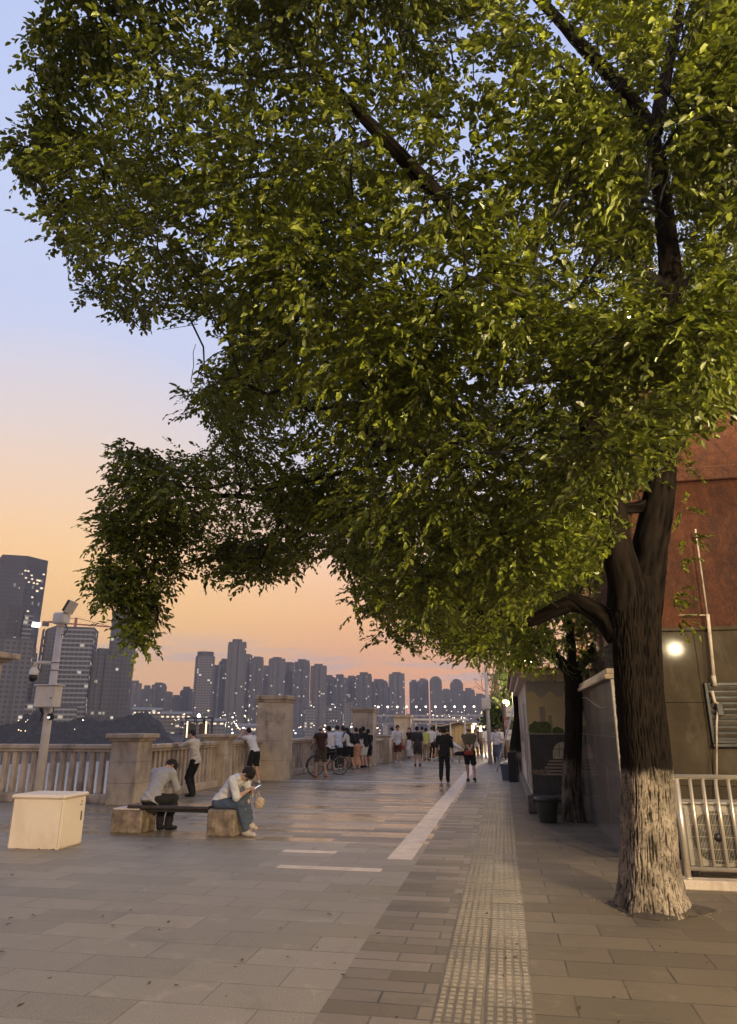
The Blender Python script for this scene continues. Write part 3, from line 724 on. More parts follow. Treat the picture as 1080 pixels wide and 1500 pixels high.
# glasses
mb = MB(); h_ = I['head']
for sg in (-1, 1):
    c = h_+I['hf']*.098+I['hr']*.033*sg+I['hu']*.002
    mb.tube([c+I['hr']*.025*math.cos(a)+I['hu']*.019*math.sin(a) for a in np.linspace(0, 2*PI, 13)], .0022, 5); mb.tube([c+I['hr']*.026*sg, h_+I['hr']*.08*sg+I['hf']*.0+I['hu']*.008], .002, 5)
mb.build('glasses', M['black'], I['t'])
hp = (I['wr']+I['wl'])/2+nrm(I['wr']-I['pel'])*.0
pm = I['M'].to_3x3(); p = I['M'] @ Vector(tuple((I['wl']+I['wr'])/2+np.array((0, .115, .045))))
small_box('phone', 'dark phone held by the young man in white shirt', 'phone', p, (math.radians(-62), 0, math.atan2(-1, -.14)), (.075, .009, .15), M['phone'], parts=SCREEN)
def bag(name, label, loc, r, m, strap=None):
    t = thing(name, label, 'bag', loc)
    F = Field((-r[0]*1.6, -r[1]*1.6, -r[2]*1.6), [x*1.6 for x in r], max(.006, r[0]/12)); F.ell((0, 0, -r[2]*.15), r, None, .03); F.ell((r[0]*.2, 0, r[2]*.45), (r[0]*.75, r[1]*.8, r[2]*.5), None, .05)
    V, Q = F.mesh(); V += (np.sin(V@np.array((60., 40., 90.)))*.004)[:, None]*V/(np.linalg.norm(V, axis=1)[:, None]+1e-6); npmesh('pouch', V, Q, m, t, True)
    if strap: mb = MB(); mb.tube(strap, .008, 6); mb.build('strap', m, t)
    return t
bag('bag', 'small beige cloth bag hanging from the hand of the young man on the bench', I['M'] @ Vector((-.05, .66, .50)), (.085, .07, .085), cloth('beige', (.50, .38, .25)), [(-.03, 0, .06), (-.05, -.04, .13), (-.01, -.06, .17), (.03, -.02, .08)])
I = person('person in grey shirt seen from behind, bent over a glowing phone on the bench plank', (-5.94, 11.64, 0), (.20, .98),
    dict(pel=(0, -.02, .545), lean=30, hp=42, hy=-25, wl=(-.05, .44, .76), wr=(.05, .46, .76), el=(-.9, -.3, -.7), er=(.9, -.3, -.7), al=(-.06, .33, .085), ar=(.10, .36, .085), kl=(-.05, 1, .5), kr=(.15, 1, .5), cl=.8, cr=.8),
    top=('grey', (.36, .34, .31), .5, .10), bottom=('trousers', 'dark', (.022, .02, .02)), shoe='black', res=.007, seed=5, group='people sitting on the bench')
p = I['M'] @ Vector(tuple((I['wl']+I['wr'])/2+np.array((.0, .10, .05))))
small_box('phone', 'lit phone in the hands of the person in grey shirt', 'phone', p, (math.radians(-50), 0, math.atan2(-.20, .98)+PI), (.075, .009, .15), M['phone'], parts=SCREEN)
# the two at the rail
I = person('old man in cream long-sleeved shirt and black trousers leaning on the balustrade', (-7.93, 17.72, 0), (-1, .12),
    dict(pel=(0, 0, .90), lean=9, hp=4, wl=(-.10, .58, 1.33), wr=(.13, .54, 1.33), el=(-.5, .2, -1), er=(.6, .1, -1), al=(-.1, -.02, .085), ar=(.12, .06, .085), tl=(-.2, 1, 0), tr=(.2, 1, 0), hl=(.5, .8, 0), hr=(-.5, .8, 0)),
    top=('cream', (.56, .49, .38), .95, .10), bottom=('trousers',)+BLACK, shoe='black', hair='cropped', h=1.66, res=.009, seed=8)
I = person('man in white shirt and black shorts bent forward over the rail taking a photo', (-7.85, 22.0, 0.0), (-.9, .42),
    dict(pel=(0, 0, .93), lean=25, hp=-22, wl=(-.05, .50, 1.53), wr=(.06, .50, 1.53), el=(-.7, .1, -.8), er=(.8, .1, -.8), al=(-.13, .02, .085), ar=(.11, -.12, .085), cl=.9, cr=.9, hl=(.1, .5, .8), hr=(-.1, .5, .8)),
    top=('white', WHITE[1], .5, .04), bottom=('shorts',)+BLACK, shoe='white', hair='cropped', h=1.74, res=.010, seed=9)
p = I['M'] @ Vector(tuple((I['wl']+I['wr'])/2+np.array((0, .06, .10))))
small_box('phone', 'phone held up by the man at the rail', 'phone', p, (0, 0, math.atan2(.9, .42)+PI), (.15, .010, .075), M['phone'], parts=SCREEN)
# group of onlookers by the low pillar
G = 'onlookers gathered at the rail'
def at(px, py):
    if py > 29.4 and py < 33: v = atY(px, 1090, py); return (v[0], py, 0)
    v = gnd(px, py); return (v[0], v[1], 0)
RAILP = dict(lean=10, wl=(-.14, .44, 1.16), wr=(.14, .44, 1.16), el=(-.7, -.3, -1), er=(.7, -.3, -1))
I = person('bald cyclist in dark vest standing astride his bicycle at the rail', at(470, 1139), (-.55, .75), dict(pel=(0, 0, .93), lean=6, hy=-25, wl=(-.22, .36, 1.0), wr=(.24, .34, .98), al=(-.15, .05, .085), ar=(.17, -.06, .085)),
    top=('maroon', (.05, .022, .018), .12, .06), bottom=('shorts', 'brown', (.09, .065, .045)), shoe='orange', hair='bald', h=1.74, res=.010, group=G, seed=11)
person('young man with thick black hair in white shirt and black shorts behind the cyclist', at(484, 1134), (-.7, .7), dict(RAILP, hy=10, al=(-.12, .12, .085), ar=(.12, -.1, .085)), top=('white', WHITE[1], .5, .06), bottom=('shorts',)+BLACK, shoe='white', h=1.73, res=.011, group=G, seed=12)
person('man in pale blue white shirt and black trousers with dark bag strap', at(496.5, 29.5), (-.75, .65), dict(RAILP, lean=7), top=('paleblue', (.52, .56, .60), .5, .08), bottom=('trousers',)+BLACK, shoe='white', h=1.76, res=.012, group=G, seed=13)
Ib = person('woman in white top and black shorts with long hair in a tail', at(513, 29.9), (-.9, .4), dict(RAILP, lean=12, al=(-.12, .2, .085), ar=(.1, -.16, .085)), top=('white', WHITE[1], .4, .02), bottom=('shorts',)+BLACK, shoe='grey', hair='long', female=True, h=1.68, res=.012, group=G, seed=14)
person('woman in dark top and long peach skirt', at(523, 31.), (-.7, .7), dict(RAILP, lean=4), top=('navy', (.015, .018, .025), .3, -.05), bottom=('skirt', 'peach', (.52, .27, .15)), shoe='white', hair='short', female=True, h=1.67, res=.012, group=G, seed=15)
person('woman in pale sleeveless top and wide peach trousers', at(529, 31.5), (-.5, .85), dict(RAILP, lean=4), top=('pale', (.55, .47, .40), .2, -.02), bottom=('trousers', 'peach', (.52, .27, .15)), shoe='white', hair='long', female=True, h=1.64, res=.012, group=G, seed=16)
person('young man in black shirt and white shorts beside the tall pillar', at(534.5, 31.6), (-.8, .55), dict(RAILP, lean=6), top=('black', BLACK[1], .5, .08), bottom=('shorts', 'white', WHITE[1]), shoe='black', h=1.71, res=.012, group=G, seed=17)
person('youth all in black at the end of the group', at(540, 31.9), (-.5, .8), dict(RAILP, lean=3), top=('black', BLACK[1], .5, .1), bottom=('shorts',)+BLACK, shoe='white', h=1.6, res=.012, group=G, seed=18)
person('dark haired onlooker half hidden between white shirts', at(505, 30.6), (-.9, .3), dict(RAILP, lean=5), top=('slate', (.08, .08, .085), .5, .06), bottom=('trousers', 'dark', (.022, .02, .02)), shoe='black', h=1.72, res=.013, group=G, seed=19)
# black backpack on the woman in the white top
t = thing('backpack', 'black backpack worn by the woman in white top', 'backpack', wpt(Ib, Ib['chest']-Ib['fw']*.20-Ib['up']*.05), Ib['t'].rotation_euler.z)
F = Field((-.25, -.2, -.32), (.25, .2, .32), .014); F.ell((0, 0, 0), (.15, .10, .22), None, .03); F.ell((0, -.06, -.07), (.11, .08, .11), None, .04); V, Q = F.mesh(); npmesh('pouch', V, Q, cloth('black', BLACK[1]), t, True)
mb = MB(); [mb.tube([(sg*.08, .02, .2), (sg*.11, .14, .22), (sg*.12, .26, .12), (sg*.11, .22, -.05), (sg*.09, .06, -.15)], .014, 6) for sg in (-1, 1)]; mb.build('strap', cloth('black', BLACK[1]), t)
# walkers and standers further on
WALK = dict(al=(-.09, .20, .09), ar=(.09, -.22, .13), wl=(-.26, -.10, .82), wr=(.26, .18, .84), tl=(-.1, 1, .1), tr=(.1, 1, -.5))
person('man dressed all in black walking away along the promenade', at(652, 1146), (.05, 1), dict(WALK, lean=3, hy=5, al=(-.10, -.20, .15), ar=(.08, .14, .085), tl=(-.1, 1, -.7), tr=(.1, 1, 0), wl=(-.30, .05, .86), wr=(.28, .16, .90)), top=('black', BLACK[1], .5, .16), bottom=('trousers',)+BLACK, shoe='black', h=1.68, res=.010, seed=21)
Io = person('bald man in olive shirt and black shorts walking away with hands behind his back', at(690, 1145), (-.05, 1), dict(lean=4, wl=(.02, -.22, .93), wr=(-.02, -.23, .90), el=(-1, -.5, 0), er=(1, -.5, 0), al=(-.08, .1, .085), ar=(.12, -.16, .12), tr=(.2, 1, -.5)), top=('olive', (.10, .085, .055), .5, .12), bottom=('shorts',)+BLACK, shoe='black', hair='bald', h=1.72, res=.010, seed=22)
bag('bag', 'red bag held behind the back of the bald man in olive', wpt(Io, (-.05, -.27, .90)), (.13, .05, .07), cloth('red', (.30, .05, .03)))
Iw = person('man in white shirt and dark red shorts walking towards the camera', at(583, 1119), (.15, -1), dict(WALK, lean=2, hy=20), top=('white', WHITE[1], .5, .10), bottom=('shorts', 'darkred', (.10, .022, .02)), shoe='white', h=1.78, res=.011, seed=23, detail=True)
bag('bag', 'small red bag in the hand of the man in dark red shorts', wpt(Iw, Iw['wl']+np.array((0, 0, -.16))), (.09, .05, .12), cloth('orange', (.42, .10, .05)))
person('figure in grey half hidden behind the man in dark red shorts', at(576.5, 1115), (-.8, .5), dict(RAILP, lean=5), top=('greyer', (.28, .27, .25), .5, .06), bottom=('trousers', 'tan', (.30, .22, .14)), h=1.68, res=.014, seed=24)
person('man in charcoal shirt and shorts standing with his back turned', at(612, 1122), (-.1, 1), dict(al=(-.1, .04, .085), ar=(.1, -.04, .085), lean=2), top=('charcoal', (.045, .04, .038), .5, .12), bottom=('shorts', 'charcoal2', (.06, .052, .045)), shoe='black', h=1.72, res=.011, seed=25)
person('long haired woman in dark dress leaning on the farthest tall pillar', at(600.5, 1110.5), (-.3, -.9), dict(lean=-3), top=('black', BLACK[1], .1, .1), bottom=('skirt', 'white', WHITE[1]), hair='long', female=True, h=1.66, res=.015, seed=26)
person('person in yellow green shirt and tan trousers queueing by the stall', at(624.5, 1114), (.3, .9), dict(lean=3), top=('lime', (.45, .44, .14), .5, .10), bottom=('trousers', 'tan', (.30, .22, .14)), shoe='brown', h=1.66, res=.014, seed=27)
person('person in brown shirt behind the yellow green shirt', at(619, 1112), (.2, .9), dict(lean=2), top=('umber', (.16, .12, .08), .5, .1), bottom=('trousers', 'dark', (.022, .02, .02)), shoe='black', h=1.72, res=.015, seed=28)
person('man in white shirt and black trousers by the stall opening', at(632.5, 1113), (.4, .85), dict(lean=4, hp=10), top=('white', WHITE[1], .5, .06), bottom=('trousers',)+BLACK, shoe='white', h=1.72, res=.014, seed=29)
person('woman in pale grey top facing the dark stall opening', at(643.5, 1111), (-.6, -.8), dict(lean=2), top=('ash', (.42, .40, .37), .4, .05), bottom=('trousers', 'tan', (.30, .22, .14)), hair='tail', female=True, h=1.64, res=.015, seed=30)
St = gnd(668, 1117)
person('seated man in white shirt and black trousers on a low stool by the stall', (St[0], St[1], 0), (1, -.1), dict(pel=(0, 0, .46), lean=-14, hp=-5, wl=(-.1, .36, .62), wr=(.1, .42, .60), al=(-.08, .62, .085), ar=(.1, .66, .085), kl=(-.1, .4, 1), kr=(.1, .4, 1), tl=(0, 1, .2), tr=(0, 1, .2)), top=('white', WHITE[1], .9, .04), bottom=('trousers',)+BLACK, shoe='white', h=1.7, res=.013, seed=31)
person('man in white shirt and blue jeans walking towards the camera beside the tall grey pole', at(728.5, 1119), (0, -1), dict(WALK, hp=12, wl=(-.2, .2, 1.0)), top=('white', WHITE[1], .5, .04), bottom=('trousers', 'jeans', (.085, .11, .16)), shoe='black', h=1.70, res=.012, seed=32)
person('person in pale yellow shirt beyond the bald man', at(709, 1108), (.2, 1), {}, top=('paleyellow', (.50, .44, .24), .5, .06), bottom=('trousers', 'tan', (.30, .22, .14)), h=1.68, res=.016, seed=33)
person('person in white shirt and white trousers near the bright stall', at(714.5, 1109), (-.2, 1), WALK, top=('white', WHITE[1], .5, .06), bottom=('trousers', 'white', WHITE[1]), h=1.7, res=.016, seed=34)
person('dark figure standing before the bright stall', at(703, 1107), (-.3, -1), {}, top=('slate', (.08, .08, .085), .5, .06), bottom=('trousers', 'dark', (.022, .02, .02)), h=1.7, res=.016, seed=35)
person('woman in pink top near the bright stall', at(697.5, 1107), (.5, -.8), WALK, top=('pink', (.50, .33, .30), .4, .04), bottom=('shorts', 'white', WHITE[1]), hair='long', female=True, h=1.62, res=.016, seed=36)
person('person in white shirt just behind the man in jeans', at(733, 1113), (.3, -1), WALK, top=('white', WHITE[1], .5, .04), bottom=('trousers', 'slate', (.08, .08, .085)), h=1.7, res=.015, seed=37)
# stool
def stool(label, loc):
    t = thing('stool', label, 'stool', loc); m = mat('pale_blue_plastic', (.38, .48, .56), None, 5, .4, bmp=0)
    mb = MB(); mb.box((-.17, -.17, .36), (.17, .17, .40), .02); mb.build('seat', m, t)
    for sx in (-1, 1):
        for sy in (-1, 1): mb = MB(); mb.tube([(sx*.19, sy*.19, 0), (sx*.14, sy*.14, .365)], [.024, .03], 6); mb.build('leg', m, t)
stool('pale blue plastic stool under the seated man', (St[0], St[1], 0))
# bicycle
def bicycle():
    a = gnd(462, 1136); rz = math.atan2(.62, .72)
    t = thing('bicycle', 'dark bicycle between the legs of the bald cyclist', 'bicycle', (a[0], a[1], 0), rz)
    m = mat('bike_paint', (.03, .03, .035), None, 5, .3, bmp=0); R = .33
    for i, x in enumerate((0, 1.03)):
        mb = MB(); mb.tube([(x+R*math.cos(k), 0, R+R*math.sin(k)) for k in np.linspace(0, 2*PI, 33)], .02, 8, cap=False); w = mb.build('wheel', M['black'], t)
        mb = MB(); mb.tube([(x+(R-.03)*math.cos(k), 0, R+(R-.03)*math.sin(k)) for k in np.linspace(0, 2*PI, 33)], .008, 5, cap=False)
        for k in np.linspace(0, 2*PI, 15)[:-1]: mb.tube([(x, 0, R), (x+(R-.03)*math.cos(k), 0, R+(R-.03)*math.sin(k))], .0025, 4)
        mb.tube([(x, -.05, R), (x, .05, R)], .025, 8); mb.build('rim', M['steel'], w)
    mb = MB()
    for p, q in (((.0, 0, R), (.43, 0, .28)), ((.43, 0, .28), (.30, 0, .80)), ((.30, 0, .78), (.84, 0, .83)), ((.43, 0, .28), (.86, 0, .72)), ((0, 0, R), (.31, 0, .76)), ((.84, 0, .90), (.87, 0, .68))): mb.tube([p, q], .018, 8)
    mb.build('frame', m, t)
    mb = MB(); mb.tube([(.87, 0, .70), (.93, 0, .55), (1.03, 0, R)], .017, 8); mb.build('fork', m, t)
    mb = MB(); mb.tube([(.80, -.28, 1.0), (.86, -.2, 1.02), (.84, 0, .98), (.86, .2, 1.02), (.80, .28, 1.0)], .014, 8); mb.tube([(.84, 0, .9), (.84, 0, .98)], .016, 8); mb.build('handlebar', M['dark_metal'], t)
    F = Field((.1, -.12, .8), (.5, .12, .92), .012); F.cap((.2, 0, .85), (.42, 0, .86), .065, .025, .02); F.cut((0, 0, -1), (0, 0, .83)); V, Q = F.mesh(); npmesh('saddle', V, Q, M['black'], t, True)
    mb = MB(); mb.lathe([(.09, -.01), (.09, .01)], (0, 0, 0), 16); mb.tube([(0, 0, .02), (.15, 0, .02)], .012, 6); mb.tube([(0, 0, -.02), (-.15, 0, -.02)], .012, 6); mb.build('crank', M['dark_metal'], t, (.43, 0, .28), (PI/2, .6, 0))
    mb = MB(); mb.tube([(-.36*math.cos(k)*1.05, 0, R+.36*math.sin(k)*1.05) for k in np.linspace(-.2, 1.9, 12)], .02, 6); mb.build('mudguard', m, t)
bicycle()
# ------------------------------------------------------------------ the right side: building, wall, railing, air conditioner, pipe
def stucco_mat():
    m, nt, b = newmat('red_stucco'); v = wcoord(nt)
    big = ramp(nt, noise(nt, mapping(nt, v, (1, 1, .35)), .9, 7, .65, .8), [(.35, 0.), (.65, 1.)])
    c = mixc(nt, big, (.115, .030, .006), (.022, .0055, .0025))
    med = ramp(nt, noise(nt, mapping(nt, v, (1, 1, .6)), 5., 7, .7, 1.2), [(.4, 0.), (.7, 1.)])
    c = mixc(nt, math_(nt, 'MULTIPLY', med, .5), c, (.16, .055, .015))
    g = noise(nt, mapping(nt, v, (1., 1., .5)), 26., 5, .75, 1.)
    c = mixc(nt, .6, c, ramp(nt, g, [(.3, .12), (.7, .88)]), 'OVERLAY')
    z = N(nt, 'ShaderNodeSeparateXYZ'); L(nt, v, z.inputs[0])
    L(nt, c, b.inputs['Base Color']); b.inputs['Roughness'].default_value = .85
    bump(nt, b, math_(nt, 'ADD', g, math_(nt, 'MULTIPLY', noise(nt, v, 7., 4), 1.5)), .8, .02); return m
M['stucco'] = stucco_mat()
M['render_wall'] = mat('granite_facing', (.082, .064, .041), (.052, .040, .026), 2.2, .075, bmp=.012, bscale=150, stain=(.13, .108, .078), stscale=1.5, rvar=.02, spec=.02, world=True)
M['marble'] = mat('polished_marble', (.22, .195, .16), (.13, .117, .098), 1.6, .16, bmp=.03, bscale=30, stretch=(1, 1, .35), stain=(.24, .22, .19), stscale=1.1, rvar=.12, spec=.6, world=True)
M['joint'] = mat('pale_joint', (.48, .44, .37), (.25, .22, .18), 20, .8)
M['grey_plastic'] = mat('unit_casing', (.40, .36, .29), (.33, .29, .23), 4, .5, stain=(.2, .16, .11), stscale=2)
M['pipe'] = mat('pipe_paint', (.62, .55, .44), (.45, .36, .25), 8, .4, stain=(.2, .12, .06), stscale=5)
def building():
    BY = 10.75; X0, X1 = 1.80, 14.; HG = 3.02
    t = thing('building', 'dark building with red stucco over grey granite facing behind the railing', 'building', (X0, BY, 0))
    mb = MB(); mb.box((.10, 0, HG), (X1-X0, 9, 8.45), 0); mb.box((.95, -.10, HG+2.3), (X1-X0, -.001, HG+2.52), .01); mb.box((.10, -.13, HG+2.3), (.40, -.001, 8.3), .015); mb.build('upper_wall', M['stucco'], t)
    mb = MB()
    xs = [0, .98, 1.86, 2.9, 4.2, 6., 12.2]; zs = [0, .92, 2.02, HG]
    for i in range(len(xs)-1):
        for j in range(3): mb.box((xs[i]+.002, -.07, zs[j]+.002), (xs[i+1]-.002, 8.8, zs[j+1]-.003), .004)
    mb.build('lower_wall', M['render_wall'], t)
    mb = MB(); mb.box((0, -.12, HG), (X1-X0, -.001, HG+.05), .008); mb.build('ledge', M['render_wall'], t)
    # louvred window
    wx0, wx1, wz0, wz1 = 1.06, 2.3, 1.52, 2.24
    mb = MB(); mb.box((wx0, -.085, wz0), (wx1, -.072, wz1), 0); w = mb.build('window', M['black'], t)
    mb = MB(); f = .045
    for a in (((wx0-f, -.13, wz0-f), (wx0, -.0705, wz1+f)), ((wx0, -.13, wz1), (wx1, -.0705, wz1+f)), ((wx0, -.13, wz0-f), (wx1, -.0705, wz0))): mb.box(a[0], a[1], .006)
    mb.box((wx0-.05, -.17, wz0-f-.05), (wx1, -.0705, wz0-f-.002), .008); mb.build('frame', M['dark_metal'], w)
    mb = MB(); r = random.Random(2)
    for k in range(9):
        z = wz0+.04+k*.078; mb.box((wx0, -.118, 0), (wx1, -.112, .062), .002, 0, Matrix.Translation((0, 0, z)) @ Matrix.Translation((0, -.115, 0)) @ Matrix.Rotation(math.radians(38+r.uniform(-9, 9)), 4, 'X') @ Matrix.Translation((0, .115, 0)))
    mb.build('louvre', mat('louvre_metal', (.13, .11, .085), (.08, .07, .05), 9, .5), w)
    # lit floodlights on the facade, half hidden by leaves
    for p in ((918, 467), (1074, 451)):
        q = atY(*p, BY-.35); l = q-np.array((X0, BY, 0)); 
        mb = MB(); mb.tube([(l[0], -.01, l[2]+.15), (l[0], l[1], l[2]+.12)], .03, 8); mb.box((l[0]-.13, l[1]-.05, l[2]-.02), (l[0]+.13, l[1]+.12, l[2]+.16), .03); f_ = mb.build('floodlight', M['dark_metal'], t)
        mb = MB(); mb.ball((l[0], l[1]-.06, l[2]+.06), (.10, .05, .09), 12); mb.build('bulb', emit('flood_bulb', (1., .86, .6), 45.), f_)
        point_lamp((q[0], q[1]-.25, q[2]), 260, r=.12)
building()
def side_wall():
    # marble clad wall running back along the footway to the kiosk
    t = thing('boundary_wall', 'marble clad wall along the footway behind the big tree', 'wall', (1.55, 10.6, 0))
    mb = MB(); r = random.Random(8)
    ys = [0, 1.3, 2.5, 3.7, 4.95]; zs = [0, .46, 1.10, 1.56, 2.35]
    for i in range(4):
        for j in range(4): d = r.uniform(-.003, .003); mb.box((d, ys[i]+.003, zs[j]+.003), (.24, ys[i+1]-.003, zs[j+1]-.003), .003)
    mb.box((.012, .0, 0), (.235, 4.95, 2.349), 0, 1)
    mb.build('cladding', [M['marble'], M['joint']], t)
    mb = MB(); mb.box((-.08, -.04, 2.352), (.245, 4.95, 2.42), .012); mb.box((-.05, -.02, 2.42), (.245, 4.95, 2.50), .012); mb.build('cornice', M['stone_cap'], t)
    mb = MB(); mb.tube([(-.015, .4+.3*k, 1.98+.02*k-.05*math.sin(k*.5)) for k in range(16)], .006, 5); mb.build('cable', M['joint'], t)
side_wall()
def railing():
    Y = 8.87; X0 = 1.87; X1 = 5.0
    t = thing('railing', 'stainless steel tube railing beside the big tree trunk', 'railing', (X0, Y, 0))
    mb = MB(); mb.tube([(-.12, 0, 1.145), (X1-X0, 0, 1.145)], .028, 14); mb.build('top_rail', M['steel'], t)
    mb = MB(); mb.tube([(.02, 0, .20), (X1-X0, 0, .20)], .022, 12); mb.build('bottom_rail', M['steel'], t)
    me = None
    for x in (.03, 1.2, 2.4):
        if me is None: mb = MB(); mb.tube([(0, 0, .06), (0, 0, 1.13)], .036, 14); mb.lathe([(.06, 0), (.06, .012), (.04, .02)], (0, 0, .10), 14); me = mb.build('post', M['steel'], t, (x, 0, 0)).data
        else: link('post', me, t, (x, 0, 0))
    me = None
    for k in range(22):
        x = .18+.135*k
        if abs(x-1.2) < .06 or abs(x-2.4) < .06: continue
        if me is None: mb = MB(); mb.tube([(0, 0, .21), (0, 0, 1.125)], .0195, 10); me = mb.build('baluster', M['steel'], t, (x, 0, 0)).data
        else: link('baluster', me, t, (x, 0, 0))
    mb = MB(); mb.box((-.1, -.09, 0), (X1-X0, .10, .10), .012); mb.build('kerb', M['pale_slab'], t)
railing()
def air_unit(label, x, y):
    t = thing('air_conditioner', label, 'air conditioner', (x, y, 0))
    mb = MB(); mb.box((0, 0, .12), (.92, .36, .80), .02); mb.build('casing', M['grey_plastic'], t)
    mb = MB(); mb.lathe([(.285, 0), (.285, .02)], (0, 0, 0), 36); g = mb.build('fan_opening', M['black'], t, (.36, -.002, .45), (PI/2, 0, 0))
    mb = MB()
    for k in range(5):
        a = 2*PI*k/5; mb.add([(.04*math.cos(a), .04*math.sin(a), .0225), (.25*math.cos(a-.35), .25*math.sin(a-.35), .0225), (.25*math.cos(a+.25), .25*math.sin(a+.25), .032), (.05*math.cos(a+.7), .05*math.sin(a+.7), .03)], [(0, 1, 2, 3)])
    mb.lathe([(.05, .0205), (.05, .036)], n=16); mb.build('fan_blade', M['dark_metal'], g)
    mb = MB()
    for k in range(42): xx = .03+k*.0162; mb.box((xx, -.032, .14), (xx+.0035, -.028, .77))
    for z in (.2, .32, .45, .58, .70): mb.box((.03, -.0365, z), (.70, -.0325, z+.004))
    mb.build('grille', M['steel'], t)
    mb = MB(); mb.box((-.02, -.02, .802), (.94, .38, .83), .01); mb.build('lid', M['grey_plastic'], t)
    mb = MB(); mb.box((.05, .02, 0), (.12, .34, .119), .005); mb.box((.78, .02, 0), (.85, .34, .119), .005); mb.build('foot', M['dark_metal'], t)
air_unit('air conditioner outdoor unit with round fan behind the railing', 2.05, 9.45)
def pipe():
    t = thing('drain_pipe', 'thin pale pipe climbing the red stucco wall', 'pipe', (0, 0, 0)); Y = 10.60
    P = [atY(*p, Y) for p in ((1019, 775), (1037, 905))]; t.location = (P[1][0], Y, 0); o = np.array((P[1][0], Y, 0))
    Q = [atY(*p, Y-.02)-o for p in ((1037, 900), (1047, 1003))]; A = [p-o for p in P]
    mb = MB(); mb.tube(A, .012, 8); mb.build('cable', M['pipe'], t)
    mb = MB(); mb.tube(Q, .024, 10); mb.tube([Q[1]+np.array((0, 0, .12)), Q[1]-np.array((0, 0, .02))], .032, 10); mb.build('pipe', M['pipe'], t)
    B = [atY(*p, Y-.03)-o for p in ((1043, 1012), (1047, 1028), (1052, 1031), (1050, 1060), (1050, 1190))]
    mb = MB(); mb.tube(B[:3], .022, 10); mb.tube(B[2:], .013, 8); mb.build('lower_pipe', M['pipe'], t)
    C = [atY(*p, Y)-o for p in ((994, 901), (1037, 901))]; mb = MB(); mb.tube(C, .009, 6); mb.build('bracket', M['pipe'], t)
    mb = MB(); mb.box(B[2]+np.array((-.03, -.02, -.16)), B[2]+np.array((.06, .05, .01)), .01); mb.build('junction_box', M['dark_metal'], t)
pipe()
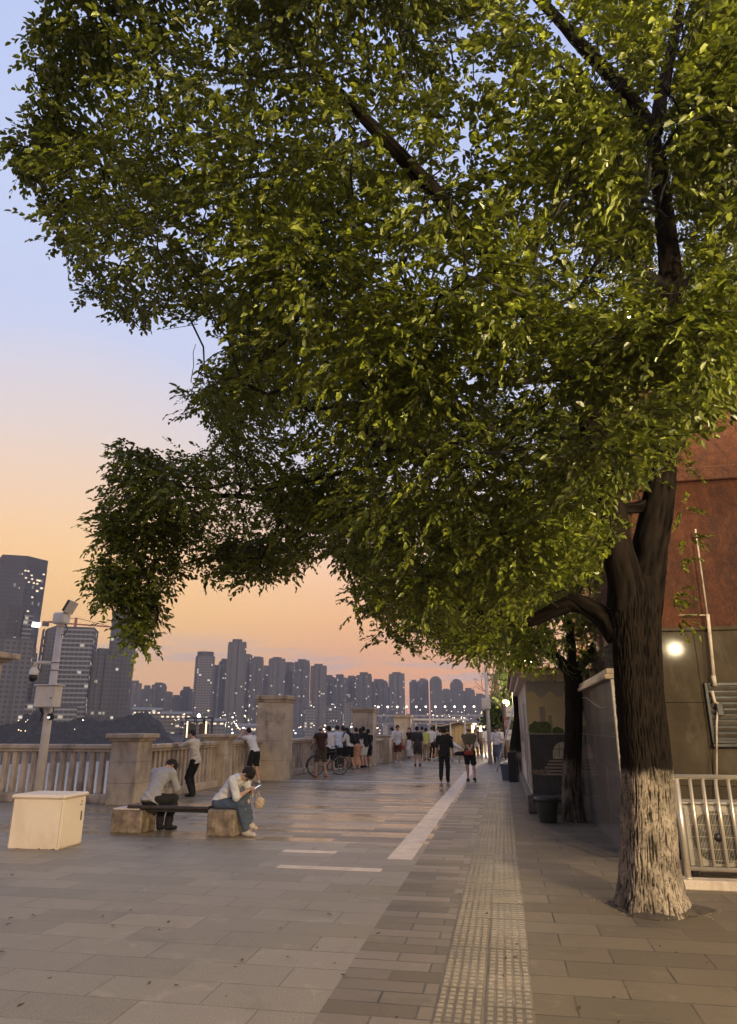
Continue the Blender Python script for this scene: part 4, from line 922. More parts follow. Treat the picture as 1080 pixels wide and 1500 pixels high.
# ------------------------------------------------------------------ kiosk with a painted end wall
def kiosk():
    KX, KY = .50, 15.62; W = 1.27; D = 7.4; Hh = 2.70
    t = thing('kiosk', 'small pale kiosk with painted end wall and flat cornice behind the second tree', 'kiosk', (KX, KY, 0))
    mpl = mat('whitewash', (.60, .54, .44), (.42, .36, .28), 3, .8, bmp=.4, bscale=30, stain=(.12, .09, .07), stscale=1.4, world=True)
    mb = MB(); mb.box((0, 0, .36), (W, D, Hh), .01)
    mb.build('wall', mpl, t)
    mb = MB(); mb.box((-.10, -.08, 0), (W, D+.06, .358), .02); mb.build('base', mat('kiosk_base', (.16, .14, .11), (.09, .078, .06), 5, .7, bmp=.4, bscale=40), t)
    mb = MB(); mb.box((-.14, -.14, Hh-.06), (W, D+.12, Hh+.06), .01); mb.box((-.26, -.24, Hh+.062), (W, D+.2, Hh+.16), .02); mb.build('cornice', M['pale_slab'], t)
    mb = MB(); mb.box((-.32, -.30, Hh+.163), (W, D+.24, Hh+.20), .01)
    mb.build('roof', mat('roof_tile', (.24, .10, .055), (.14, .055, .03), 6, .8), t)
    # plank joints on the promenade side
    mb = MB(); r = random.Random(4)
    for k in range(16):
        y = .25+k*.45+r.uniform(-.05, .05); z0 = r.choice((.42, .42, .9, 1.3)); mb.box((-.006, y, z0), (-.001, y+.03, r.uniform(1.5, 2.4)))
    mb.build('slat_joint', mat('slot_dark', (.06, .05, .04), None, 5, .8), t)
    # the mural: evening sky, two towers, bushes, a dark wall with an arched gate and steps, flowers
    def mm(n, a, b=None, sc=3.): return mat('mural_'+n, a, b, sc, .6, bmp=.15, bscale=60, world=True)
    mats = [mm('sky', (.74, .60, .32), (.64, .53, .29), 1.5), mm('cloud', (.34, .32, .28), (.46, .42, .34), 2.5), mm('tower', (.44, .38, .25), (.38, .33, .22)), mm('bush', (.14, .19, .045), (.05, .08, .02), 14.), mm('wall', (.085, .08, .07), (.05, .048, .042), 4.), mm('arch', (.58, .53, .36), (.44, .4, .27), 5.), mm('step', (.42, .33, .23), (.3, .25, .18)), mm('flower', (.36, .27, .18), (.10, .085, .05), 22.), mm('lamp', (.62, .24, .12), None)]
    mb = MB()
    def lay(x0, x1, z0, z1, mi, d): mb.box((x0, -.004-d*.003, z0), (x1, -.001, z1), 0, mi)
    x0, x1 = .03, 1.24
    lay(x0, x1, 1.58, 2.42, 0, 0)
    def poly(P, mi, d): n = len(P); mb.add([(x, -.004-d*.003, z) for x, z in P]+[(x, -.001, z) for x, z in P], [list(range(n))]+[(i, n+i, n+(i+1) % n, (i+1) % n) for i in range(n)], mi)
    rr = random.Random(6)
    poly([(x0, 2.62), (x0, 2.40)]+[(x0+.08*k, 2.36+.07*math.sin(k*1.3)+rr.uniform(-.02, .02)) for k in range(1, 16)]+[(x1, 2.4), (x1, 2.62)], 1, 1)
    lay(.27, .39, 1.7, 2.11, 2, 1); lay(.44, .52, 1.65, 1.93, 2, 1)
    def blob(cx, cz, rx, rz, mi, d, nn=26):
        poly([(cx+rx*math.cos(a)*(1+rr.uniform(-.1, .1)), cz+rz*math.sin(a)*(1+rr.uniform(-.14, .14))) for a in np.linspace(0, 2*PI, nn+1)[:-1]], mi, d)
    blob(.20, 1.65, .17, .16, 3, 2); blob(.36, 1.66, .14, .14, 3, 3); blob(.62, 1.60, .12, .10, 3, 2); blob(1.02, 1.62, .16, .14, 3, 2)
    lay(x0, x1, .37, 1.56, 4, 3.4); lay(x0, x1, 1.54, 1.575, 6, 3.8)
    A = [(.48, 1.06)]+[(.72-.24*math.cos(a), 1.16+.24*math.sin(a)) for a in np.linspace(0, PI, 14)]+[(.96, 1.06)]
    poly(A, 5, 4.); blob(.91, 1.24, .05, .06, 8, 4.6); lay(.61, .62, 1.1, 1.36, 4, 4.4); lay(.5, .7, 1.25, 1.26, 4, 4.4)
    for k in range(5): lay(.40-.05*k, .96, 1.0-.065*k, 1.035-.065*k, 6, 4.4)
    blob(.21, .80, .19, .055, 7, 4.6); blob(.98, .78, .12, .075, 7, 4.6)
    mb.build('mural', mats, t)
    mb = MB(); mb.box((0, 0, 0), (.14, .10, .07), .01); mb.tube([(.07, .05, .05), (.07, .05, .20)], .015, 8); lp = mb.build('roof_lamp', M['dark_metal'], t, (.08, .9, Hh+.20))
    mb = MB(); mb.ball((.07, .05, .27), .075, 12); mb.build('bulb', emit('warm_bulb', (1., .84, .55), 60.), lp)
kiosk()
point_lamp((.40, 16.3, 3.2), 480, r=.3)
def bin_(name, label, loc, r0, r1, h, m, rim=True, group=None):
    t = thing(name, label, 'bin', loc); mb = MB(); mb.lathe([(r0, 0), (r0*1.02, .01), (r1, h-.06), (r1, h), (r1-.015, h), (r0-.02, .05)], n=28); mb.build('tub', m, t)
    mb = MB(); mb.lathe([(r1-.005, h-.075), (r1+.022, h-.07), (r1+.025, h), (r1-.02, h+.005)], n=28); mb.build('rim', m, t)
    for s_ in (-1, 1):
        mb = MB(); mb.box((s_*(r1+.035)-.018, -.05, h-.10), (s_*(r1+.035)+.018, .05, h-.03), .008); mb.build('handle', m, t)
    return t
bin_('planter_tub', 'round black plastic tub at the foot of the second tree', (.72, 14.25, 0), .155, .205, .43, mat('tub_plastic', (.022, .023, .022), (.03, .03, .028), 6, .45))
bl = gnd(743, 1143)
def square_bin():
    t = thing('rubbish_bin', 'grey blue open rubbish bin beside the black speaker box', 'bin', (bl[0], bl[1], 0)); m = mat('bin_plastic', (.12, .145, .175), (.1, .12, .14), 4, .45)
    mb = MB(); b_, u_, h = .15, .20, .50
    vs = [(s*b_, q*b_, 0) for s, q in ((-1, -1), (1, -1), (1, 1), (-1, 1))]+[(s*u_, q*u_, h) for s, q in ((-1, -1), (1, -1), (1, 1), (-1, 1))]+[(s*(u_-.02), q*(u_-.02), h) for s, q in ((-1, -1), (1, -1), (1, 1), (-1, 1))]+[(s*(b_-.02), q*(b_-.02), .03) for s, q in ((-1, -1), (1, -1), (1, 1), (-1, 1))]
    fs = [(3, 2, 1, 0)]+[(i, (i+1) % 4, 4+(i+1) % 4, 4+i) for i in range(4)]+[(4+i, 4+(i+1) % 4, 8+(i+1) % 4, 8+i) for i in range(4)]+[(8+i, 8+(i+1) % 4, 12+(i+1) % 4, 12+i) for i in range(4)]+[(12, 13, 14, 15)]
    mb.add(vs, fs); mb.build('tub', m, t)
    mb = MB(); mb.box((-.215, -.215, h-.05), (-.202, .215, h+.01), .004); mb.box((.202, -.215, h-.05), (.215, .215, h+.01), .004); mb.box((-.2015, -.215, h-.05), (.2015, -.202, h+.01), .004); mb.box((-.2015, .202, h-.05), (.2015, .215, h+.01), .004); mb.build('rim', m, t)
square_bin()
def speaker_box():
    p = gnd(751, 1145); t = thing('speaker_box', 'tall black box standing on the footway beside the kiosk', 'speaker', (p[0]+.02, p[1], 0))
    mb = MB(); mb.box((-.135, -.15, .01), (.135, .2, .92), .015); mb.build('body', M['black'], t)
    mb = MB(); mb.box((-.118, -.158, .04), (.118, -.1505, .89), .003); mb.build('grille', mat('speaker_cloth', (.02, .02, .02), (.012, .012, .012), 90, .8), t)
    mb = MB(); mb.box((.1355, -.03, .6), (.15, .1, .66), .005); mb.build('handle', M['dark_metal'], t)
    mb = MB(); [mb.box((x-.02, y-.02, 0), (x+.02, y+.02, .0095)) for x in (-.1, .1) for y in (-.1, .15)]; mb.build('foot', M['dark_metal'], t)
speaker_box()
def ladder():
    p = gnd(728, 1131); Y = p[1]
    t = thing('ladder', 'pale aluminium step ladder standing open beside the far tree trunk', 'ladder', (p[0], Y, 0)); o = np.array((p[0], Y, 0))
    def leg(a, b, Ya, Yb, name, rungs):
        a = atY(*a, Ya)-o; b = atY(*b, Yb)-o; mb = MB(); off = np.array((.0, .34, 0))
        mb.tube([a, b], .035, 6); mb.tube([a+off, b+off*.7], .035, 6)
        for k in range(rungs): f = (k+.7)/rungs; q = a+(b-a)*f; mb.tube([q, q+off*(1-.3*f)], .018, 6)
        mb.build(name, M['white_metal'], t)
    leg((728, 1130), (753, 1036), Y, Y+.3, 'ladder_side', 9); leg((750, 1108), (766, 1016), Y+.3, Y+.35, 'support_side', 7)
    mb = MB(); mb.tube([atY(752, 1048, Y+.3)-o, atY(766, 1048, Y+.3)-o], .02, 6); mb.build('spreader', M['white_metal'], t)
ladder()

def street_lamp():
    # the lamp whose reflection shows on the polished facing of the building
    x, y, z = 5.05, .75, 3.80
    t = thing('street_lamp', 'street lamp with a glowing globe whose reflection shows on the granite facing', 'lamp', (x, y, 0))
    mb = MB(); mb.lathe([(.14, 0), (.14, .3), (.075, .36), (.055, 1.2), (.045, z-.2), (.07, z-.16)], n=16); mb.build('post', M['dark_metal'], t)
    mb = MB(); mb.ball((0, 0, z), .17, 16); mb.build('globe', emit('street_globe', (1., .86, .58), 14.), t)
    point_lamp((x-.28, y+.25, z-.04), 2150, (1., .80, .48), r=.09)
street_lamp()
# ------------------------------------------------------------------ farther along the promenade
def far_stall():
    Y = 46.; L_ = atY(611, 1066, Y); R_ = atY(692, 1066, Y)
    t = thing('stall', 'beige market stall hut with dark opening and dark sign board', 'stall', (L_[0], Y, 0)); o = np.array((L_[0], Y, 0))
    beige = mat('stall_board', (.56, .44, .27), (.48, .37, .22), 2, .7, bmp=.1)
    x0 = atY(633, 1066, Y)[0]-o[0]; x1 = atY(658, 1066, Y)[0]-o[0]; x2 = atY(690, 1066, Y)[0]-o[0]
    mb = MB(); mb.box((x1, 0, 0), (x2, 6, 1.9), .02); mb.box((x0, 1.2, 0), (x1-.01, 6, 1.9), .02); mb.box((x0, 0, 1.32), (x1-.01, .2, 1.9), .01)
    for k in range(6): xx = x1+.12+k*.24; mb.box((xx, -.03, .1), (xx+.03, -.001, 1.85))
    mb.build('wall', beige, t)
    mb = MB(); mb.box((x0, .9, .0), (x1-.02, 1.19, 1.31), 0); mb.build('opening', M['black'], t)
    mb = MB(); mb.prism([(x1-.15, -.25), (x2+.12, -.25), (x2+.12, 6.2), (x1-.15, 6.2)], 1.905, 1.98); mb.build('roof', M['pale_slab'], t)
    mb = MB(); mb.box((x0-.02, -.10, 1.42), (x1+.02, -.04, 1.74), .01); sg = mb.build('sign_board', mat('sign_dark', (.035, .028, .022), None, 6, .5), t)
    mb = MB(); r = random.Random(3); w = (x1-x0)/9.5                     # a row of small pale characters, too small to read in the photo
    for k in range(8):
        cx = x0+.1+k*w; 
        for q in range(4):
            if r.random() < .5: zz = 1.52+q*.04; mb.box((cx, -.106, zz), (cx+w*.62, -.1005, zz+.014))
            else: xx = cx+w*.2*q; mb.box((xx, -.107, 1.50), (xx+.018, -.1005, 1.66))
    mb.build('lettering', mat('sign_letters', (.42, .36, .27), None), sg)
far_stall()
def canopy():
    Y = 43.5; a = atY(608, 1057, Y); b = atY(682, 1057, Y); W = b[0]-a[0]
    t = thing('canopy', 'white metal frame canopy in front of the beige stall', 'canopy', (a[0], Y, 0)); H = 2.12
    mb = MB(); mb.box((-.1, -.2, H), (W+.1, 3, H+.05), .01); mb.build('roof', M['dark_metal'], t)
    mb = MB(); mb.box((-.12, -.24, H-.03), (W+.12, -.205, H+.09), .01); mb.build('fascia', M['white_metal'], t)
    for x in (.05, .42*W, .70*W, W-.05): mb = MB(); mb.tube([(x, 0, 0), (x, 0, H-.01)], .045, 8); mb.build('post', M['white_metal'], t)
    mb = MB(); mb.tube([(.1, 0, H-.02), (.5*W, 0, H-.35), (W-.1, 0, H-.02)], .03, 6); mb.build('brace', M['white_metal'], t)
canopy()
def tall_pole():
    p = gnd(718.5, 1119); t = thing('camera_pole', 'tall grey pole with boxes beside the man in jeans', 'camera pole', (p[0], p[1], 0)); k = p[1]/1050*1.05
    top = atY(718, 972, p[1])[2]
    mb = MB(); mb.tube([(0, 0, 0), (0, 0, top)], [.11, .07], 12); mb.build('pole', M['pole_paint'], t)
    z = atY(718, 1032, p[1])[2]; mb = MB(); mb.box((-.28, -.3, z-.22), (.16, -.1, z+.30), .02); mb.build('control_box', M['pole_paint'], t)
    z2 = atY(718, 1043, p[1])[2]; mb = MB(); mb.box((-.22, -.16, z2-.35), (-.10, -.08, z2+.05), .02); mb.build('junction_box', M['dark_metal'], t)
    z3 = atY(718, 1056, p[1])[2]; mb = MB(); mb.tube([(0, 0, z3), (-.45, -.05, z3)], .025, 6); mb.ball((-.5, -.05, z3+.08), (.07, .07, .09), 8); mb.build('camera_arm', M['black'], t)
    z4 = atY(718, 988, p[1])[2]; mb = MB(); mb.ball((.12, -.05, z4), (.06, .06, .06), 8); mb.build('camera', M['black'], t)
tall_pole()
def signs():
    p = gnd(741, 1113); Y = p[1]
    t = thing('notice_sign', 'white and brown notice boards on a post by the bare tree', 'sign', (p[0], Y, 0)); o = np.array((p[0], Y, 0))
    mb = MB(); mb.tube([(0, .12, 0), (0, .12, 3.0)], .04, 8); mb.build('post', M['dark_metal'], t)
    def board(x0, y0, x1, y1, name, m):
        a = atY(x0, y0, Y)-o; b = atY(x1, y1, Y)-o; mb = MB(); mb.box((a[0], -.03, b[2]), (b[0], .02, a[2]), .01); return a, b, mb.build(name, m, t)
    w = mat('sign_white', (.62, .57, .48), None, 4, .5, bmp=0); br = mat('sign_brown', (.24, .105, .045), (.19, .08, .035), 4, .6)
    a, b, s1 = board(741, 1035, 752, 1050, 'white_board', w); mb = MB(); r = random.Random(2); z = (a[2]*.45+b[2]*.55)
    for k in range(6): mb.box((a[0]+.06+k*.05, -.037, z-.02), (a[0]+.09+k*.05, -.0305, z+.02+.02*(k % 2)))
    mb.build('lettering', M['black'], s1)
    a, b, s2 = board(738, 1052, 748, 1067, 'brown_board', br); c = (a+b)/2; mb = MB(); mb.tube([(c[0]+.13*math.cos(x), -.035, c[2]+.15*math.sin(x)) for x in np.linspace(0, 2*PI, 20)], .012, 5, cap=False)
    mb.tube([(c[0]-.07, -.035, c[2]+.08), (c[0], -.035, c[2]), (c[0]+.07, -.035, c[2]+.08)], .012, 5); mb.tube([(c[0], -.035, c[2]), (c[0], -.035, c[2]-.1)], .012, 5); mb.build('emblem', w, s2)
    a, b, s3 = board(741, 1069, 752, 1084, 'lower_board', w); mb = MB(); z = (a[2]+b[2])/2
    for k in range(4): mb.box((a[0]+.14+k*.05, -.037, z-.03), (a[0]+.17+k*.05, -.0305, z+.03))
    mb.build('lettering', M['black'], s3)
signs()
def bright_stall(label, x0, x1, Y, h, e):
    a = atY(x0, 1066, Y)[0]; b = atY(x1, 1066, Y)[0]; t = thing('stall', label, 'stall', (a, Y, 0)); W = b-a
    mb = MB(); mb.box((0, .3, 0), (W, 2.5, .95), .02); mb.build('counter', M['white_metal'], t)
    mb = MB(); mb.box((0, 0, h), (W, 2.6, h+.10), .02); mb.build('awning', M['white_metal'], t)
    for x in (.06, W-.06): mb = MB(); mb.tube([(x, .2, 0), (x, .2, h)], .04, 6); mb.build('post', M['white_metal'], t)
    mb = MB(); mb.box((.1, .22, h-.42), (W-.1, .28, h-.04), .01); mb.build('light_box', emit('light_box', (1., .9, .72), e), t)
    mb = MB(); mb.box((.0, 2.3, .96), (W, 2.4, h-.01)); mb.build('back_panel', mat('stall_back', (.5, .43, .33), (.36, .3, .22), 3), t)
bright_stall('brightly lit white market stall at the end of the promenade', 698, 727, 55., 1.75, 6.)
point_lamp((atY(712, 1080, 53.)[0], 52.5, 1.7), 400)
bright_stall('small lit stall beyond the pale yellow shirt', 727, 745, 58., 2.2, 4.)
# ------------------------------------------------------------------ river and far bank
def water():
    m, nt, b = newmat('river_water'); v = wcoord(nt)
    b.inputs['Base Color'].default_value = (.52, .51, .48, 1); b.inputs['Roughness'].default_value = .2; b.inputs['Specular IOR Level'].default_value = .8
    h = math_(nt, 'ADD', noise(nt, mapping(nt, v, (.25, .6, 1)), 1., 4, .6), math_(nt, 'MULTIPLY', noise(nt, mapping(nt, v, (.05, .12, 1)), 1., 3), 2.))
    bump(nt, b, h, .9, .4)
    mb = MB(); mb.add([(-3000, -400, -16), (1500, -400, -16), (1500, 3000, -16), (-3000, 3000, -16)], [(0, 1, 2, 3)])
    struct(mb.build('river', m), 'wide grey river below the promenade')
water()
def far_bank():
    # fan of rings beyond the shoreline
    m = mat('far_ground', (.05, .05, .048), (.03, .03, .03), .02, .9, bmp=0, world=True)
    azs = np.radians(np.linspace(-75, 30, 64)); vs = []; k = len(azs)
    sh = np.interp(np.degrees(azs), [-75, -40, -30, -22, -10, 0, 12, 30], [380, 400, 430, 640, 900, 1000, 900, 600])
    for dd, z in ((0, -16.5), (25, -9), (140, -2), (500, 6), (1600, 14), (2300, 14)):
        for a, s_ in zip(azs, sh): D = s_+dd; vs.append((D*math.sin(a), D*math.cos(a), z+3*mnoise.noise((D*.01, a*9, 0)) if dd > 30 else z))
    F = [(r*k+i, r*k+i+1, (r+1)*k+i+1, (r+1)*k+i) for r in range(5) for i in range(k-1)]
    struct(npmesh('far_bank', vs, F, m, None, True), 'dark far bank of the river')
    # wooded hill at the left
    mh = mat('wooded_hill', (.009, .010, .010), (.004, .0045, .005), .22, .95, bmp=0, world=True)
    n, q = 380, 90; V = []
    for j in range(q):
        for i in range(n):
            px = -190+i*(275+190)/(n-1); f = j/(q-1); D = 430+f*170; d = ray(px, 1066); L2 = math.hypot(d[0], d[1])
            ty = np.interp(px, [-190, 0, 50, 100, 150, 185, 212, 232, 250, 275], [1044, 1052, 1046, 1050, 1058, 1055, 1050, 1060, 1080, 1098])
            top = CAMH+(1066-ty)/1000*1.0*D*1.02
            z = -16.5+(top+16.5)*math.sin(min(1, f*1.25)*PI/2)**.8*(1 if f < .85 else 1-(f-.85)*2)
            x, y = d[0]/L2*D, d[1]/L2*D
            d1 = mnoise.voronoi((x*.11, y*.11, 0))[0][0]; d2 = mnoise.voronoi((x*.3, y*.3, 4))[0][0]
            z += (mnoise.noise((x*.04, y*.04, 1))*3+3.6*(1-min(1, d1*d1*2.2))+1.4*(1-min(1, d2*d2*2.))-2.5)*min(1, f*5)
            V.append((x, y, z))
    F = [(j*n+i, j*n+i+1, (j+1)*n+i+1, (j+1)*n+i) for j in range(q-1) for i in range(n-1)]
    struct(npmesh('hill', V, F, mh, None, False), 'dark wooded hill on the far bank')
far_bank()
# ------------------------------------------------------------------ skyline
def facade(name, wall, glass, lit, fw, fh, colr=(1., .82, .55), e=3.5, wu=(.18, .82), wz=(.28, .86), vert=0.):
    m, nt, b = newmat(name); tc = nt.nodes.new('ShaderNodeTexCoord'); oi = nt.nodes.new('ShaderNodeObjectInfo')
    p = N(nt, 'ShaderNodeSeparateXYZ'); L(nt, tc.outputs['Object'], p.inputs[0]); nn = N(nt, 'ShaderNodeSeparateXYZ'); L(nt, tc.outputs['Normal'], nn.inputs[0])
    sx = math_(nt, 'GREATER_THAN', math_(nt, 'ABSOLUTE', nn.outputs[0]), .7)
    u = N(nt, 'ShaderNodeMix'); L(nt, sx, u.inputs[0]); L(nt, p.outputs[0], u.inputs[2]); L(nt, p.outputs[1], u.inputs[3])
    cu = math_(nt, 'DIVIDE', u.outputs[0], fw); cz = math_(nt, 'DIVIDE', p.outputs[2], fh)
    fu = math_(nt, 'FRACT', cu); fz = math_(nt, 'FRACT', cz)
    def inside(x, lo, hi): return math_(nt, 'MULTIPLY', math_(nt, 'GREATER_THAN', x, lo), math_(nt, 'LESS_THAN', x, hi))
    win = math_(nt, 'MULTIPLY', inside(fu, *wu), inside(fz, *wz))
    win = math_(nt, 'MULTIPLY', win, math_(nt, 'LESS_THAN', math_(nt, 'ABSOLUTE', nn.outputs[2]), .5))
    cv = N(nt, 'ShaderNodeCombineXYZ'); L(nt, math_(nt, 'FLOOR', cu), cv.inputs[0]); L(nt, math_(nt, 'FLOOR', cz), cv.inputs[1]); L(nt, math_(nt, 'ADD', math_(nt, 'MULTIPLY', sx, 7.), math_(nt, 'MULTIPLY', oi.outputs['Random'], 91.)), cv.inputs[2])
    wn = N(nt, 'ShaderNodeTexWhiteNoise'); L(nt, cv.outputs[0], wn.inputs['Vector'])
    # lit windows cluster a little
    cl = ramp(nt, noise(nt, mapping(nt, tc.outputs['Object'], (.05, .05, .03)), 1., 3), [(.35, .25), (.7, 1.6)])
    on = math_(nt, 'LESS_THAN', wn.outputs['Value'], math_(nt, 'MULTIPLY', cl, lit))
    tone = ramp(nt, oi.outputs['Random'], [(0., .82), (1., 1.18)])
    c = mixc(nt, win, mixc(nt, 1., wall, tone, 'MULTIPLY'), glass)
    if vert:
        st = inside(math_(nt, 'FRACT', math_(nt, 'DIVIDE', u.outputs[0], vert)), .0, .3); c = mixc(nt, math_(nt, 'MULTIPLY', st, .55), c, tuple(x*.35 for x in wall))
    L(nt, c, b.inputs['Base Color']); b.inputs['Roughness'].default_value = .6
    sc = N(nt, 'ShaderNodeSeparateColor'); L(nt, wn.outputs['Color'], sc.inputs[0])
    ec = mixc(nt, sc.outputs[1], colr, (1., .93, .82))
    L(nt, ec, b.inputs['Emission Color']); L(nt, math_(nt, 'MULTIPLY', math_(nt, 'MULTIPLY', on, win), math_(nt, 'ADD', math_(nt, 'MULTIPLY', sc.outputs[0], e), e*.25)), b.inputs['Emission Strength'])
    return m
FA = [facade('flats_facade_warm', (.086, .085, .090), (.016, .018, .022), .045, 3.4, 3.1, vert=10.2, e=2.0),
      facade('flats_facade_grey', (.074, .077, .088), (.017, .019, .025), .034, 3.2, 3.2, vert=12.8, e=2.0),
      facade('flats_facade_pale', (.115, .111, .110), (.019, .020, .024), .06, 3.6, 3.1, wu=(.1, .9), vert=0., e=2.0),
      facade('flats_facade_blue', (.058, .063, .078), (.017, .020, .028), .03, 3.0, 3.3, vert=9., e=2.0)]
FGL = facade('glass_tower_facade', (.056, .061, .073), (.026, .032, .044), .03, 1.7, 3.2, (1., .8, .5), .6, (.06, .94), (.1, .9))
FBAL = facade('balcony_facade', (.23, .23, .232), (.016, .017, .021), .055, 3.2, 3.2, wu=(.04, .96), wz=(.0, .62), e=1.2)
FDK = facade('dark_tower_facade', (.046, .048, .056), (.015, .017, .021), .045, 2.6, 3.2, vert=7.8, e=1.1)
MROOF = mat('tower_roof', (.065, .066, .072), None, .2, .8, bmp=0)
_tower_n = [0]
def tower(label, x0, x1, yt, D, m, style='flat', zb=-6., rot=None, depth=None, group='towers of the skyline', name='tower_block'):
    _tower_n[0] += 1; r = random.Random(_tower_n[0]*13)
    c = atD((x0+x1)/2, 1020, D); top = atD((x0+x1)/2, yt, D)[2]; d = ray((x0+x1)/2, 1000); zc = D*(np.array((d[0], d[1], 0))@np.array((FV[0], FV[1], 0))/math.hypot(d[0], d[1]))/1.0
    zc = (np.array((c[0], c[1], top*.5))-CAMP)@FV; W = (x1-x0)/1000*zc; dp = depth or W*r.uniform(.7, 1.)
    az = -math.atan2(c[0], c[1]); rz = az+(rot if rot is not None else math.radians(r.uniform(-18, 18)))
    W *= 1/(abs(math.cos(rz-az))+.55*abs(math.sin(rz-az)))
    t = thing(name, label, 'tower', (c[0], c[1], zb), rz, group); H = top-zb; hx, hy = W/2, dp/2
    mb = MB()
    if style == 'dome':
        n = 10; P = [(-hx, 0)]+[(-hx*math.cos(a), H-hx+hx*math.sin(a)) for a in np.linspace(0, PI, n)]+[(hx, 0)]
        k = len(P); mb.add([(x, -hy, z) for x, z in P]+[(x, hy, z) for x, z in P], [list(range(k))[::-1], [k+i for i in range(k)]]+[(i, (i+1) % k, k+(i+1) % k, k+i) for i in range(k)])
        mb.build('body', m, t)
    elif style == 'round':
        n = 20; P = [(hx*math.cos(2*PI*i/n)*1.0, hy*math.sin(2*PI*i/n)) for i in range(n)]
        mb.prism([(x*1., y) for x, y in ((-hx, -hy*.7), (-hx*.8, -hy), (hx*.8, -hy), (hx, -hy*.7), (hx, hy), (-hx, hy))], 0, H*.94); mb.build('body', m, t)
        m2 = MB(); m2.prism([(x*.88, y*.88) for x, y in P], H*.94-.5, H); m2.build('roof_drum', MROOF, t)
    elif style == 'glass':
        mb.prism([(-hx, -hy), (-hx*.06, -hy*1.25), (hx*.06, -hy*1.25), (hx, -hy*.9), (hx, hy), (-hx, hy)], 0, H-8); mb.build('body', m, t)
        m2 = MB(); m2.prism([(-hx*.99, -hy*.98), (0, -hy*1.23), (hx*.99, -hy*.88), (hx*.99, hy*.98), (-hx*.99, hy*.98)], H-8.01, H); m2.build('crown', MROOF, t)
        m2 = MB()
        for s_ in (-1, 1): m2.box((s_*hx*.08-.7, -hy*1.3, 5), (s_*hx*.08+.7, -hy*1.2, H-40))
        m2.build('fin', MROOF, t)
        m3 = MB(); m3.box((hx*.12, -hy*1.24, H*.60), (hx*.94, -hy*1.16, H*.60+3.6)); m3.build('light_band', emit('tower_band', (.85, .93, 1.), 4.), t)
        m3 = MB(); 
        for k in range(34):
            x = r.uniform(-.95, .9)*hx; z = H-13-2.9*int(abs(r.gauss(0, 4))); m3.box((x, -hy*(1.27-.33*abs(x/hx))-.3, z), (x+1.5, -hy*.8, z+1.1))
        m3.build('lit_row', emit('tower_row', (1., .70, .34), .55), t)
    elif style == 'slant':
        mb.add([(-hx, -hy, 0), (hx, -hy, 0), (hx, hy, 0), (-hx, hy, 0), (-hx, -hy, H*.93), (hx, -hy, H), (hx, hy, H), (-hx, hy, H*.93)], [(3, 2, 1, 0), (4, 5, 6, 7), (0, 1, 5, 4), (1, 2, 6, 5), (2, 3, 7, 6), (3, 0, 4, 7)]); mb.build('body', m, t)
        m2 = MB()
        for k in range(6): z = H*(.5+.07*k); m2.box((-hx-1.6, -hy, z), (-hx-.01, hy, z+1.2))
        m2.box((-hx-2.2, -hy, 0), (-hx-1.61, hy, H*.93)); m2.build('side_frame', MROOF, t)
    else:
        nt_ = .12 if W < 60 else .08
        P = [(-hx, -hy*.8), (-hx*.55, -hy*.8), (-hx*.55, -hy), (-hx*.1, -hy), (-hx*.1, -hy*.75), (hx*.1, -hy*.75), (hx*.1, -hy), (hx*.55, -hy), (hx*.55, -hy*.8), (hx, -hy*.8), (hx, hy), (-hx, hy)] if style != 'slab' else [(-hx, -hy), (hx, -hy), (hx, hy), (-hx, hy)]
        hb = H-r.uniform(4, 7) if style != 'slab' else H-1.5
        mb.prism(P, 0, hb); mb.build('body', m, t)
        m2 = MB()
        if style == 'slab': m2.box((-hx*1.0, -hy*1.0, hb+.01), (hx*1.0, hy*1.0, H))
        else:
            m2.box((-hx*.55, -hy*.6, hb+.01), (hx*.5, hy*.6, H)); m2.box((-hx*.97, -hy*.7, hb+.01), (-hx*.6, hy*.5, hb+1.8)); m2.box((hx*.55, -hy*.7, hb+.01), (hx*.96, hy*.5, hb+r.uniform(1.5, 4)))
        m2.build('roof_house', MROOF, t)
    return t
